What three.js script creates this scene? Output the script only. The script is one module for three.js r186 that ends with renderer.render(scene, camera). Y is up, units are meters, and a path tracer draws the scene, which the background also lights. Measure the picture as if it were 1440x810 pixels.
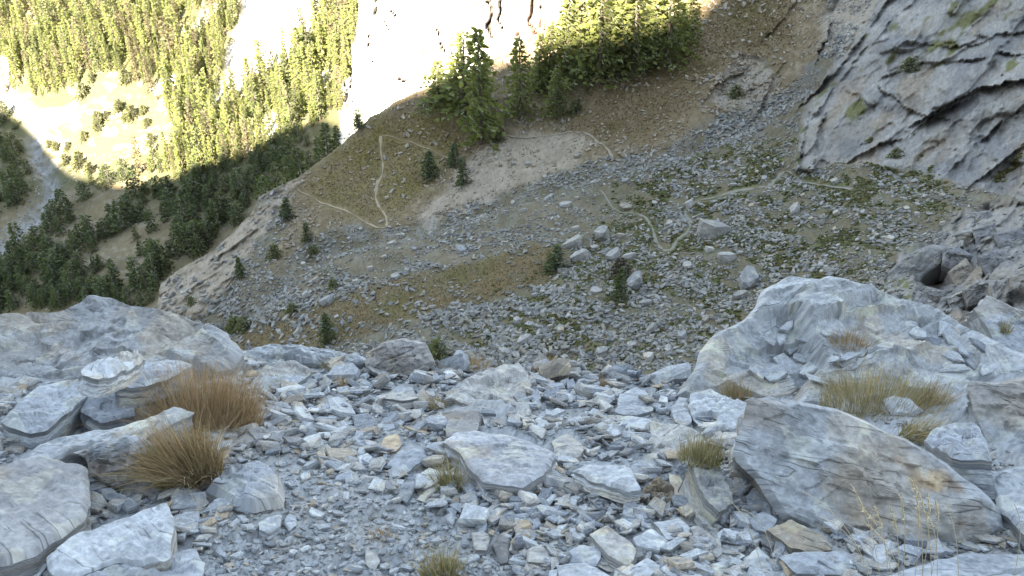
import * as THREE from 'three';
import { mergeGeometries, toCreasedNormals } from 'three/addons/utils/BufferGeometryUtils.js';
import { ConvexGeometry } from 'three/addons/geometries/ConvexGeometry.js';

// ---------------------------------------------------------------- camera, sky, sun, exposure
const scene = new THREE.Scene();
const PITCH = 30 * Math.PI / 180, F = 1083, CAMY = 1.6;
const camera = new THREE.PerspectiveCamera(2 * Math.atan(405 / F) * 180 / Math.PI, 16 / 9, 0.05, 3000);
camera.position.set(0, CAMY, 0);
camera.lookAt(0, CAMY - Math.sin(PITCH), -Math.cos(PITCH));
const renderer = new THREE.WebGLRenderer({ antialias: true });
renderer.toneMapping = THREE.LinearToneMapping;
renderer.toneMappingExposure = 9;
renderer.shadowMap.enabled = true;
{ // clear autumn sky: pale at the horizon, deep blue overhead, the same all the way round
  const w = 8, h = 128, d = new Float32Array(w * h * 4);
  for (let j = 0; j < h; j++) {
    const el = (j + 0.5) / h * Math.PI - Math.PI / 2, s = Math.max(0, Math.sin(el)), k = Math.pow(1 - s, 2.2);
    for (let i = 0; i < w; i++) {
      const o = (j * w + i) * 4, dn = el < 0 ? 0.45 : 1;
      d[o] = (0.138 + 0.184 * k) * dn; d[o + 1] = (0.1715 + 0.18 * k) * dn; d[o + 2] = (0.215 + 0.157 * k) * dn; d[o + 3] = 1;
    }
  }
  const t = new THREE.DataTexture(d, w, h, THREE.RGBAFormat, THREE.FloatType);
  t.mapping = THREE.EquirectangularReflectionMapping; t.magFilter = THREE.LinearFilter; t.minFilter = THREE.LinearFilter; t.needsUpdate = true;
  scene.background = t; scene.environment = t;
}
const SUN_AZ = -22 * Math.PI / 180, SUN_EL = 33 * Math.PI / 180;           // behind the camera, a little to its left
const sunDir = new THREE.Vector3(Math.sin(SUN_AZ) * Math.cos(SUN_EL), Math.sin(SUN_EL), Math.cos(SUN_AZ) * Math.cos(SUN_EL));
const sun = new THREE.DirectionalLight(0xfff0d8, 5);
sun.target.position.set(-40, -40, -120); sun.position.copy(sunDir).multiplyScalar(400).add(sun.target.position);
sun.castShadow = true; sun.shadow.radius = 1; sun.shadow.mapSize.set(4096, 4096);
Object.assign(sun.shadow.camera, { left: -320, right: 320, top: 320, bottom: -320, near: 1, far: 1200 });
scene.add(sun, sun.target);

// ---------------------------------------------------------------- helpers
function rng(seed) { let a = seed >>> 0; return () => { a |= 0; a = a + 0x6D2B79F5 | 0; let t = Math.imul(a ^ a >>> 15, 1 | a); t = t + Math.imul(t ^ t >>> 7, 61 | t) ^ t; return ((t ^ t >>> 14) >>> 0) / 4294967296; }; }
const V = (x, y, z) => new THREE.Vector3(x, y, z);
const clamp = (x, a = 0, b = 1) => x < a ? a : x > b ? b : x;
const lerp = (a, b, t) => a + (b - a) * t;
const sstep = (a, b, x) => { const t = clamp((x - a) / (b - a)); return t * t * (3 - 2 * t); };
function hash3(x, y, z) { let h = Math.imul(x, 374761393) ^ Math.imul(y, 668265263) ^ Math.imul(z, 1274126177); h = Math.imul(h ^ h >>> 13, 1103515245); h = Math.imul(h ^ h >>> 15, 2246822519); return ((h ^ h >>> 16) >>> 0) / 4294967296; }
function noise(x, y, z = 0) {                                             // value noise, -1..1
  const X = Math.floor(x), Y = Math.floor(y), Z = Math.floor(z); x -= X; y -= Y; z -= Z;
  const a = x * x * (3 - 2 * x), b = y * y * (3 - 2 * y), c = z * z * (3 - 2 * z);
  const l = (p, q, t) => p + (q - p) * t;
  return 2 * l(l(l(hash3(X, Y, Z), hash3(X + 1, Y, Z), a), l(hash3(X, Y + 1, Z), hash3(X + 1, Y + 1, Z), a), b),
    l(l(hash3(X, Y, Z + 1), hash3(X + 1, Y, Z + 1), a), l(hash3(X, Y + 1, Z + 1), hash3(X + 1, Y + 1, Z + 1), a), b), c) - 1;
}
function fbm(x, y, z, n = 4) { let s = 0, a = 0.5; for (let i = 0; i < n; i++) { s += a * noise(x, y, z); x = x * 2.03 + 11.3; y = y * 2.03 + 5.7; z = z * 2.03 + 3.1; a *= 0.5; } return s; }
const ridged = (x, y, z, n = 3) => { let s = 0, a = 0.6; for (let i = 0; i < n; i++) { s += a * (1 - 2 * Math.abs(noise(x, y, z))); x = x * 2.1 + 7; y = y * 2.1 + 3; z *= 2.1; a *= 0.45; } return s; };
function cell2(x, y) {                                                   // Worley: [distance to the border, cell id]
  const X = Math.floor(x), Y = Math.floor(y); let d1 = 9, d2 = 9, id = 0;
  for (let j = -1; j <= 1; j++) for (let i = -1; i <= 1; i++) {
    const px = X + i + hash3(X + i, Y + j, 1), py = Y + j + hash3(X + i, Y + j, 2), d = Math.hypot(px - x, py - y);
    if (d < d1) { d2 = d1; d1 = d; id = hash3(X + i, Y + j, 3); } else if (d < d2) d2 = d;
  }
  return [d2 - d1, id];
}
function facet(x, y, seed) {                                             // broken planes: each cell a tilted flat with its own level, about -1..1, meeting at sharp edges
  const X = Math.floor(x), Y = Math.floor(y); let d1 = 9, d2 = 9, v1 = 0, v2 = 0;
  for (let j = -1; j <= 1; j++) for (let i = -1; i <= 1; i++) {
    const a = X + i, b = Y + j, px = a + hash3(a, b, seed + 1), py = b + hash3(a, b, seed + 2), d = Math.hypot(px - x, py - y);
    if (d < d2) { const v = (hash3(a, b, seed + 3) * 2 - 1) * 0.7 + (hash3(a, b, seed + 4) - 0.5) * 1.8 * (x - px) + (hash3(a, b, seed + 5) - 0.5) * 1.8 * (y - py); if (d < d1) { d2 = d1; v2 = v1; d1 = d; v1 = v; } else { d2 = d; v2 = v; } }
  }
  const t = clamp((d2 - d1) / 0.07); return lerp((v1 + v2) / 2, v1, t);
}
// a photo pixel gives a direction; the distance (metres forward of the camera) comes from the ground that the thing stands on
const sp = Math.sin(PITCH), cp = Math.cos(PITCH);
function at(u, v, D) { const cx = (u - 720) / F, cy = -(v - 405) / F, dz = cp + cy * sp, t = D / dz; return V(cx * t, CAMY + (-sp + cy * cp) * t, -D); }
function toPixel(p) { const y = p.y - CAMY, dep = -y * sp - p.z * cp, up = y * cp - p.z * sp; return [720 + F * p.x / dep, 405 - F * up / dep]; }
function spline(points) {                                                // thin plate through (u, v, value)
  const n = points.length, N = n + 3, K = (r2) => r2 < 1e-9 ? 0 : r2 * Math.log(r2), S = 1 / 400;
  const P = points.map(([u, v, d]) => [u * S, v * S, Math.log(d)]), M = [];
  for (let i = 0; i < n; i++) { const r = []; for (let j = 0; j < n; j++) r.push(K((P[i][0] - P[j][0]) ** 2 + (P[i][1] - P[j][1]) ** 2) + (i === j ? 0.0008 : 0)); r.push(1, P[i][0], P[i][1], P[i][2]); M.push(r); }
  for (const c of [() => 1, (p) => p[0], (p) => p[1]]) M.push([...P.map(c), 0, 0, 0, 0]);
  for (let i = 0; i < N; i++) {
    let b = i; for (let k = i + 1; k < N; k++) if (Math.abs(M[k][i]) > Math.abs(M[b][i])) b = k;
    [M[i], M[b]] = [M[b], M[i]];
    for (let k = i + 1; k < N; k++) { const f = M[k][i] / M[i][i]; if (f) for (let j = i; j <= N; j++) M[k][j] -= f * M[i][j]; }
  }
  const w = new Array(N).fill(0);
  for (let i = N - 1; i >= 0; i--) { let s = M[i][N]; for (let j = i + 1; j < N; j++) s -= M[i][j] * w[j]; w[i] = s / M[i][i]; }
  return (u, v) => { u *= S; v *= S; let s = w[n] + w[n + 1] * u + w[n + 2] * v; for (let i = 0; i < n; i++) s += w[i] * K((u - P[i][0]) ** 2 + (v - P[i][1]) ** 2); return Math.exp(s); };
}
function near(line, u, v) {                                              // nearest point of a polyline: [signed distance (positive on its right hand), u, v]
  let best = 1e9, r = [0, 0, 0];
  for (let i = 0; i + 1 < line.length; i++) {
    const [a, b] = line[i], dx = line[i + 1][0] - a, dy = line[i + 1][1] - b, t = clamp(((u - a) * dx + (v - b) * dy) / (dx * dx + dy * dy)), x = a + dx * t, y = b + dy * t, d = Math.hypot(u - x, v - y);
    if (d < best) { best = d; const s = dx * (v - b) - dy * (u - a); r = [s >= 0 ? d : -d, x, y]; }
  }
  return r;
}
function inside(poly, u, v) {                                            // signed distance to a polygon, positive inside
  let d = 1e9, c = false;
  for (let i = 0, j = poly.length - 1; i < poly.length; j = i++) {
    const [ax, ay] = poly[j], [bx, by] = poly[i];
    if ((by > v) !== (ay > v) && u < (ax - bx) * (v - by) / (ay - by) + bx) c = !c;
    const dx = bx - ax, dy = by - ay, t = clamp(((u - ax) * dx + (v - ay) * dy) / (dx * dx + dy * dy || 1)); d = Math.min(d, Math.hypot(u - ax - dx * t, v - ay - dy * t));
  }
  return c ? d : -d;
}
const usedNames = new Map();
function numbered(n) { const k = usedNames.get(n) ?? 0; usedNames.set(n, k + 1); return k ? n + '_' + String(k).padStart(3, '0') : n; }
function tag(o, label, category, group, kind) { o.userData.label = label; o.userData.category = category; if (group) o.userData.group = group; if (kind) o.userData.kind = kind; return o; }
function shade(o) { o.traverse((m) => { if (m.isMesh) m.castShadow = m.receiveShadow = true; }); return o; }
function put(o, name) { o.name = numbered(name); scene.add(shade(o)); return o; }
function structure(o, name, label) { put(o, name); o.userData.kind = 'structure'; o.userData.label = label; return o; }
const matte = (c = 0xffffff, o = {}) => new THREE.MeshStandardMaterial({ color: c, roughness: 0.95, metalness: 0, ...o });
const groundMat = matte(0xffffff, { vertexColors: true, roughness: 1 });
const pixelGrid = (u0, u1, v0, v1, step, fn, skip) => {                  // a sheet whose points fn(u, v) places in the world
  const nu = Math.round((u1 - u0) / step) + 1, nv = Math.round((v1 - v0) / step) + 1, pos = new Float32Array(nu * nv * 3), col = new Float32Array(nu * nv * 3), idx = [], ok = new Uint8Array(nu * nv);
  let o = 0; const p = V(), c = [0, 0, 0];
  for (let j = 0; j < nv; j++) for (let i = 0; i < nu; i++) { ok[j * nu + i] = fn(u0 + i * step, v0 + j * step, p, c) === false ? 0 : 1; pos[o] = p.x; pos[o + 1] = p.y; pos[o + 2] = p.z; col[o] = c[0]; col[o + 1] = c[1]; col[o + 2] = c[2]; o += 3; }
  for (let j = 0; j + 1 < nv; j++) for (let i = 0; i + 1 < nu; i++) { const a = j * nu + i, b = a + 1, d = a + nu, e = d + 1; if (ok[a] && ok[b] && ok[d] && ok[e]) idx.push(a, d, b, b, d, e); }
  const g = new THREE.BufferGeometry(); g.setAttribute('position', new THREE.BufferAttribute(pos, 3)); g.setAttribute('color', new THREE.BufferAttribute(col, 3)); g.setIndex(idx); g.computeVertexNormals(); return g;
};
// ---------------------------------------------------------------- the far slope of the ravine (nearest terrain beyond the drop)
const slopeDepthExact = spline([
  [200, 620, 36], [500, 620, 28], [800, 620, 26], [1100, 620, 22], [1440, 620, 18], [1700, 500, 17], [1700, 300, 26], [1700, 150, 36], [1700, 0, 46],
  [300, 500, 49], [500, 500, 40], [720, 500, 36], [900, 500, 33], [1100, 500, 30], [1300, 500, 26], [1440, 500, 23],
  [225, 430, 58], [350, 430, 53], [500, 430, 46], [720, 430, 41], [900, 430, 38.5], [1100, 430, 35], [1260, 430, 31], [1440, 430, 26],
  [300, 350, 65], [450, 350, 60], [600, 350, 54], [720, 350, 49.5], [900, 350, 46], [1100, 350, 42], [1300, 350, 36.5], [1440, 350, 31],
  [360, 300, 69], [500, 300, 65], [650, 300, 60], [850, 300, 53], [1000, 300, 49], [1200, 300, 43], [1440, 300, 36],
  [415, 250, 72], [540, 250, 69.5], [700, 250, 65.5], [850, 250, 60.5], [1000, 250, 55.5], [1140, 250, 50.5], [1300, 250, 45], [1440, 265, 40],
  [480, 200, 75], [600, 200, 72.5], [720, 200, 70], [850, 200, 66.5], [1000, 200, 62], [1120, 200, 57], [1250, 200, 50.5], [1440, 200, 44],
  [540, 150, 77], [650, 150, 75], [780, 150, 73], [900, 150, 69.5], [1000, 150, 67], [1100, 150, 64], [1165, 150, 58], [1300, 150, 53], [1440, 150, 47.5],
  [600, 100, 79.5], [720, 100, 78], [850, 100, 75], [1000, 100, 71.5], [1110, 100, 68.5], [1190, 100, 61], [1300, 100, 56.5], [1440, 100, 51.5],
  [720, 50, 82.5], [850, 50, 79.5], [1000, 50, 76], [1130, 50, 71.5], [1220, 50, 64], [1320, 50, 60], [1440, 50, 55.5],
  [800, 0, 85], [900, 0, 83], [1000, 0, 80.5], [1160, 0, 74], [1255, 0, 67], [1440, 0, 59],
  [800, -100, 93], [1000, -100, 89], [1200, -100, 79], [1440, -100, 66], [1700, -100, 60], [200, 300, 80], [400, 100, 92], [500, -50, 98], [100, 450, 66],
]);
const slopeDepth = (() => {                                              // the same surface, looked up in a fine table
  const U0 = -140, V0 = -150, S = 5, nu = 380, nv = 172, t = new Float64Array(nu * nv); for (let j = 0; j < nv; j++) for (let i = 0; i < nu; i++) t[j * nu + i] = slopeDepthExact(U0 + i * S, V0 + j * S);
  return (u, v) => { const x = clamp((u - U0) / S, 0, nu - 1.001), y = clamp((v - V0) / S, 0, nv - 1.001), i = x | 0, j = y | 0, a = x - i, b = y - j, o = j * nu + i; return lerp(lerp(t[o], t[o + 1], a), lerp(t[o + nu], t[o + nu + 1], a), b); };
})();
const spurEdge = [[60, 600], [180, 470], [222, 425], [226, 398], [262, 372], [300, 352], [332, 322], [352, 300], [364, 278], [392, 260], [416, 248], [438, 232], [470, 208], [492, 188], [520, 164], [556, 143], [596, 126], [640, 104], [690, 78], [726, 58], [770, 34], [810, 8], [850, -20], [900, -70], [960, -130]];
// ledges and overhangs of the rock wall: [line, metres of step, reach in pixels]
const ledges = [
  [[[1128, 150], [1163, 112], [1193, 88], [1213, 54], [1252, 4], [1280, -40]], 1.1, 9], [[[1150, 160], [1177, 122], [1207, 84], [1229, 57], [1282, 2], [1310, -30]], 0.7, 8],
  [[[1290, 172], [1313, 158], [1353, 134], [1403, 118], [1445, 108], [1520, 100]], 1.4, 20], [[[1240, 126], [1267, 147], [1297, 161], [1330, 168]], 0.5, 8],
  [[[1200, 222], [1237, 201], [1273, 196], [1313, 162], [1345, 148]], 0.9, 10], [[[1330, 243], [1348, 226], [1377, 201], [1402, 179], [1445, 142], [1500, 110]], 0.9, 12],
  [[[1372, 258], [1392, 240], [1412, 226], [1445, 205], [1500, 180]], 1.1, 14], [[[1146, 236], [1150, 205], [1158, 172]], 0.7, 7], [[[1126, 236], [1131, 205], [1138, 166]], 0.7, 7],
  [[[1236, 75], [1275, 60], [1330, 66], [1385, 58], [1450, 40]], 0.5, 12], [[[1250, 110], [1300, 92], [1360, 82], [1450, 74]], 0.6, 12],
  [[[1000, 130], [1020, 108], [1045, 96]], 0.7, 9], [[[1060, 150], [1085, 118], [1095, 96]], 0.6, 8], [[[1080, 50], [1105, 20], [1130, -10]], 0.6, 10], [[[1150, 80], [1160, 50], [1166, 20], [1170, -20]], 0.9, 12],
];
const cliffZone = [[1120, 240], [1128, 165], [1165, 105], [1195, 75], [1240, -20], [1300, -120], [1700, -120], [1700, 320], [1440, 285], [1330, 250], [1200, 232]];
const outcropZone = [[1238, 410], [1262, 362], [1310, 338], [1350, 300], [1400, 288], [1450, 280], [1700, 260], [1700, 520], [1300, 450]];
const crag1 = [[1005, 140], [1018, 100], [1040, 78], [1075, 85], [1095, 110], [1085, 135], [1040, 150]], crag2 = [[1150, 90], [1158, 20], [1180, -40], [1250, -40], [1225, 30], [1190, 84]];
const spurCliff = [[222, 440], [224, 396], [300, 348], [352, 296], [416, 246], [424, 262], [392, 292], [372, 330], [352, 352], [330, 390], [300, 425], [262, 450]];
const streamLine = [[300, 470], [352, 434], [400, 395], [440, 362], [490, 335], [560, 325], [640, 302], [720, 278], [790, 258], [850, 240], [910, 222], [960, 205], [1010, 188], [1060, 165], [1100, 138], [1140, 118]];
const paleFan = [[660, 222], [700, 196], [740, 190], [800, 186], [826, 190], [822, 222], [800, 240], [720, 262], [660, 284], [600, 312], [588, 300], [620, 272]];
const tanZone = [[380, 380], [400, 330], [416, 246], [500, 175], [600, 120], [700, 66], [900, -80], [1160, -80], [1165, 60], [1140, 105], [1090, 128], [1010, 160], [930, 205], [830, 228], [760, 250], [650, 288], [560, 312], [470, 320], [420, 350]];
const spurGrass = [[424, 262], [470, 214], [530, 168], [600, 150], [660, 172], [650, 210], [628, 240], [600, 262], [560, 300], [520, 312], [470, 292], [440, 272]];
const rustZone = [[800, 182], [830, 130], [880, 110], [950, 60], [990, -20], [1110, -20], [1120, 60], [1060, 80], [1010, 110], [970, 150], [920, 196], [850, 200]];
const brownBank = [[322, 492], [350, 462], [420, 436], [480, 412], [540, 396], [620, 386], [680, 372], [740, 352], [792, 346], [800, 372], [780, 396], [740, 404], [690, 424], [620, 448], [560, 458], [500, 482], [440, 500]];
const greenZone = [[700, 520], [640, 470], [740, 400], [840, 330], [880, 250], [1000, 205], [1120, 215], [1240, 215], [1320, 250], [1330, 290], [1260, 340], [1230, 400], [1100, 520]];
const slopePaths = [
  { w: 0.42, pts: [[414, 250], [418, 264], [440, 276], [470, 292], [505, 306], [530, 313], [543, 312], [543, 302], [534, 290], [528, 276], [530, 262], [537, 245], [538, 225], [535, 205], [536, 187]] },
  { w: 0.34, pts: [[536, 187], [552, 188], [575, 195], [600, 206], [624, 217], [650, 224]] },
  { w: 0.55, pts: [[682, 168], [694, 180], [712, 190], [740, 194], [775, 191], [805, 187], [826, 189], [842, 200], [856, 212], [864, 222]] },
  { w: 0.5, pts: [[842, 262], [870, 284], [895, 292], [910, 299], [918, 316], [922, 336], [932, 350], [944, 351], [952, 338], [966, 326], [972, 312], [964, 298], [972, 286], [995, 280], [1030, 276], [1062, 272], [1084, 266], [1092, 252], [1103, 243], [1116, 246], [1122, 255], [1140, 262], [1165, 267], [1200, 268]] },
];
function pathNear(u, v) { let d = 99; for (const p of slopePaths) { if (u < p.u0 - 8 || u > p.u1 + 8) continue; d = Math.min(d, Math.abs(near(p.pts, u, v)[0])); } return d; }
for (const p of slopePaths) { p.u0 = Math.min(...p.pts.map((q) => q[0])); p.u1 = Math.max(...p.pts.map((q) => q[0])); }
const away = V(-0.62, 0, -0.78);
const soft = (poly, u, v, w) => sstep(-w, w, inside(poly, u, v));
function slopeShape(u, v, out, flat) {                                    // world point of the slope at (u, v); beyond the spur's edge it falls away behind
  let [s, eu, ev] = near(spurEdge, u, v), over = 0;
  if (s < 0) { over = -s; u = eu; v = ev; }
  const D0 = slopeDepth(u, v);
  let D = D0;
  const wu = u + 5 * noise(u / 26, v / 26, 3) + 1.6 * noise(u / 7, v / 7, 4), wv = v + 5 * noise(u / 26, v / 26, 8) + 1.6 * noise(u / 7, v / 7, 9);
  const cl = u > 1090 ? soft(cliffZone, wu, wv, 6) : 0, oc = u > 1200 ? soft(outcropZone, wu, wv, 5) : 0, cr = u > 980 && u < 1270 && v < 170 ? Math.max(soft(crag1, wu, wv, 6), soft(crag2, wu, wv, 8)) : 0;
  const sc = u < 440 ? soft(spurCliff, wu, wv, 5) : 0, rock = Math.max(cl, oc, cr);
  if (!flat) {
    if (u > 980) for (const [line, step, reach] of ledges) {
      const q = near(line, wu, wv)[0]; if (q > -reach * 4 && q < reach * 5) D += 0.75 * step * clamp(0.75 + 0.9 * noise(u / 24, v / 24, 41), 0.12, 1.3) * (q > 0 ? Math.exp(-q / reach) : -0.45 * Math.exp(q / (2 * reach)));
    }
    const a = (wu + wv * 0.2), along = (u * 0.72 - v * 0.69), across = (u * 0.69 + v * 0.72);
    if (rock > 0) {
      const q = 0.5 * fbm(u / 30, v / 30, 7, 3), fine = oc > 0.3 ? 1.5 : 1;
      D -= rock * (2.2 * fbm(u / 75, v / 60, 1, 3) + 0.6 * facet(along / 78 + q, across / 34 + q, 11) + 0.3 * fine * facet(along / 30 + q, across / 17 - q, 21) + 0.13 * fine * facet(along / 11, across / 7 + q, 31) + 0.05 * noise(u / 2.6, v / 2.6, 5));
    }
    if (u > 1270) D += 3.2 * Math.exp(-(((u - 1312) / 20) ** 2) - ((v - 394) / 13) ** 2) + 2.2 * Math.exp(-(((u - 1374) / 16) ** 2) - ((v - 430) / 9) ** 2);
    if (sc > 0) D -= sc * (0.65 * facet(u / 24 + v / 40, v / 17 + u / 30, 41) + 1.0 * fbm(u / 22, v / 16, 2, 3) + 0.25 * facet(u / 10 + v / 20, v / 7 + u / 14, 51));
  }
  at(u, v, D).toArray(tmp3); out.set(tmp3[0], tmp3[1], tmp3[2]);
  if (!flat) {
    const x = out.x, z = out.z, soil = 1 - 0.8 * Math.max(rock, sc);
    const st = near(streamLine, u, v)[0], gul = Math.exp(-st * st / 260);
    out.y += soil * (1.1 * fbm(x / 9, z / 9, 1.5, 3) + 0.28 * fbm(x / 1.6, z / 1.6, 4, 3)) - 0.9 * gul + gul * 0.35 * ridged(x / 2.5, z / 2.5, 2, 2);
    const pd = pathNear(u, v); out.y -= 0.12 * Math.exp(-pd * pd / 30);
  }
  if (over) { const n = 1 + 0.35 * noise(u / 18, v / 18, over / 14); out.addScaledVector(away, over * 0.1 * n); out.y -= over * 0.3; }
  return { rock, cl, oc, cr, sc, over, wu, wv, D };
}
const tmp3 = [0, 0, 0];
const mixTo = (c, r, g, b, t) => { c[0] += (r - c[0]) * t; c[1] += (g - c[1]) * t; c[2] += (b - c[2]) * t; };
function slopeCover(u, v, k, c) {                                         // what the ground is made of there
  const n1 = fbm(u / 40, v / 26, 2, 4), n2 = noise(u / 6, v / 4, 5), n3 = hash3(Math.round(u / 2), Math.round(v / 2), 9), n4 = fbm(u / 12, v / 8, 8, 3);
  const wu = u + 16 * fbm(u / 30, v / 20, 21, 3), wv = v + 10 * fbm(u / 30, v / 20, 31, 3);
  c[0] = 0.112; c[1] = 0.096; c[2] = 0.056;                                 // grey scree
  mixTo(c, 0.16, 0.15, 0.115, clamp(0.3 + 1.2 * n4));
  mixTo(c, 0.175, 0.14, 0.09, clamp(0.25 + 1.1 * n1) * 0.6);
  const tan = soft(tanZone, wu, wv, 8);
  if (tan) { mixTo(c, 0.16, 0.122, 0.068, tan * 0.85); mixTo(c, 0.29, 0.235, 0.165, tan * clamp(0.7 * n4 + 0.8 * n2 - 0.05) * 0.8); }
  const gz = soft(greenZone, wu, wv, 25);
  if (gz) mixTo(c, 0.075, 0.085, 0.024, gz * sstep(-0.25, 0.4, n4 * 1.1 + n1 * 0.7 + 0.35 * n2) * 0.8);
  const fan = soft(paleFan, wu, wv, 6); if (fan) mixTo(c, 0.285 + 0.06 * n4, 0.245 + 0.06 * n4, 0.19 + 0.05 * n4, fan * 0.9);
  const rz = soft(rustZone, wu + 14 * n4, wv + 14 * n1, 18); if (rz) { mixTo(c, 0.125, 0.092, 0.045, rz * clamp(0.6 + 1.3 * n4)); mixTo(c, 0.1, 0.08, 0.03, rz * clamp(1.6 * n1));  }
  const sg = soft(spurGrass, wu + 14 * n1, wv + 12 * n4, 16); if (sg) { mixTo(c, 0.158, 0.124, 0.05, sg * clamp(0.62 + 1.2 * n4)); mixTo(c, 0.13, 0.108, 0.032, sg * clamp(n1 * 1.6 + 0.3) * 0.8); }
  const bb = soft(brownBank, wu + 10 * n4, wv + 9 * n2, 10); if (bb) { mixTo(c, 0.125, 0.09, 0.04, bb * clamp(0.8 + 1.1 * n4)); mixTo(c, 0.1, 0.085, 0.028, bb * clamp(n1 * 1.8 + 0.2)); }
  const st = near(streamLine, wu, wv)[0], sw = Math.exp(-st * st / 130); if (u < 940) mixTo(c, 0.24, 0.245, 0.24, sw * clamp(0.1 + 1.2 * n4 + 0.5 * n2)); else mixTo(c, 0.13, 0.14, 0.155, Math.exp(-st * st / 260) * clamp(0.35 + 1.2 * n4 + 0.5 * n2));
  if (k.sc) { mixTo(c, 0.29, 0.25, 0.195, k.sc * 0.9); mixTo(c, 0.21, 0.165, 0.115, k.sc * clamp(1.3 * n4 + 0.2)); }
  if (k.rock) {
    const along = u * 0.72 - v * 0.69, across = u * 0.69 + v * 0.72, band = fbm(along / 90, across / 14, 4, 3);
    mixTo(c, 0.225 + 0.07 * band, 0.215 + 0.07 * band, 0.196 + 0.07 * band, k.rock);
    mixTo(c, 0.225, 0.185, 0.135, k.rock * sstep(0.08, 0.4, fbm(along / 60, across / 25, 14, 3)) * 0.7);
    mixTo(c, 0.125, 0.132, 0.142, k.rock * sstep(0.05, 0.4, fbm(u / 50 + 9, v / 30, 17, 3) + clamp((u - 1320) / 300, 0, 0.25)) * 0.6);  // darker blue grey rock, more towards the right; part of it is painted shade
    mixTo(c, 0.29, 0.28, 0.262, k.rock * sstep(0.2, 0.5, fbm(along / 16, across / 8, 25, 3)) * 0.6);
    if (k.cr > 0.2) mixTo(c, 0.28, 0.24, 0.18, k.cr * 0.6);
    mixTo(c, 0.10, 0.1, 0.028, k.rock * sstep(0.3, 0.46, fbm(along / 40, across / 14, 44, 3)) * 0.9);
  }
  const f = 0.8 + 0.4 * n3; c[0] *= f; c[1] *= f; c[2] *= f;
}
{
  const g = pixelGrid(-120, 1690, -90, 670, 2.1, (u, v, p, c) => { const k = slopeShape(u, v, p); slopeCover(u, v, k, c); if (k.over > 190) return false; });
  structure(new THREE.Mesh(g, groundMat), 'ravine_slope', 'shaded scree slope of the ravine with grass patches and a rock wall');
}
const slopeAt = (u, v, o = V()) => { slopeShape(u, v, o); return o; };
function slopeNormal(u, v) { const q = (x, y) => at(x, y, slopeDepth(x, y)), a = q(u - 6, v), b = q(u + 6, v), c = q(u, v - 6), d = q(u, v + 6); const n = b.sub(a).cross(c.sub(d)).normalize(); return n.y < 0 ? n.negate() : n; }
// ---------------------------------------------------------------- the main valley and its sunlit far side
const valleyDepth = spline([
  [-600, 480, 165], [-600, 250, 225], [-600, 0, 300], [-600, 640, 140], [100, 640, 112], [-150, 480, 150], [0, 430, 146], [150, 430, 136], [250, 430, 128], [450, 430, 112], [-150, 330, 180], [0, 330, 172], [100, 330, 166], [200, 330, 158], [400, 330, 140], [560, 330, 120],
  [-150, 250, 215], [0, 250, 200], [70, 250, 194], [140, 250, 188], [230, 250, 182], [330, 230, 172], [430, 220, 160], [520, 200, 146], [640, 220, 126],
  [-150, 170, 255], [0, 180, 232], [40, 180, 226], [100, 180, 206], [200, 170, 200], [330, 150, 190], [430, 150, 180], [490, 150, 168], [560, 150, 146], [700, 130, 134], [850, 130, 128],
  [-150, 90, 262], [0, 110, 246], [100, 100, 222], [200, 100, 214], [330, 90, 204], [430, 90, 192], [490, 90, 182], [530, 80, 158], [620, 80, 150], [760, 70, 142], [900, 70, 136],
  [-150, 0, 285], [0, 20, 262], [150, 20, 240], [300, 20, 222], [380, 20, 214], [460, 20, 200], [515, 10, 172], [620, 10, 157], [760, 0, 150], [900, 0, 144],
  [-150, -100, 310], [100, -100, 270], [300, -100, 250], [500, -100, 205], [700, -100, 168], [900, -100, 160], [200, -200, 290], [600, -200, 195], [-600, -160, 330],
]);
const whiteGully = [[296, 148], [312, 110], [322, 70], [336, 30], [345, -20], [450, -20], [446, 30], [438, 62], [420, 64], [402, 78], [366, 94], [342, 118], [318, 142]];
const whiteCliff = [[470, 220], [482, 180], [478, 150], [490, 90], [502, 60], [512, -80], [1000, -80], [1000, 200]];
const meadow = [[95, 190], [105, 130], [140, 108], [190, 112], [200, 130], [240, 150], [250, 190], [220, 205], [160, 215], [140, 246], [96, 248], [66, 226], [70, 190]];
const riverLine = [[-20, 90], [4, 110], [12, 140], [26, 150], [44, 164], [52, 190], [46, 214], [62, 238], [74, 262], [56, 290], [40, 310], [10, 340], [-30, 372]];
const leafClear = [[250, 40], [275, 20], [300, 2], [310, 8], [290, 32], [262, 48]];
const gravelSpots = [[[212, 120], [240, 108], [262, 110], [250, 122], [224, 130]], [[355, 182], [380, 160], [398, 182], [380, 194]], [[440, 100], [462, 96], [458, 126], [444, 128]], [[-20, 80], [14, 88], [12, 118], [-20, 120]], [[60, 160], [105, 148], [110, 164], [80, 180], [60, 176]]];
const glades = [[[160, 345], [200, 318], [245, 310], [250, 350], [215, 370], [150, 380], [90, 375], [100, 352]], [[60, 330], [110, 300], [140, 262], [200, 250], [190, 300], [120, 340], [70, 352]], [[0, 300], [40, 290], [60, 330], [0, 350]], [[130, 395], [200, 372], [230, 380], [200, 400], [140, 410]]];
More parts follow.
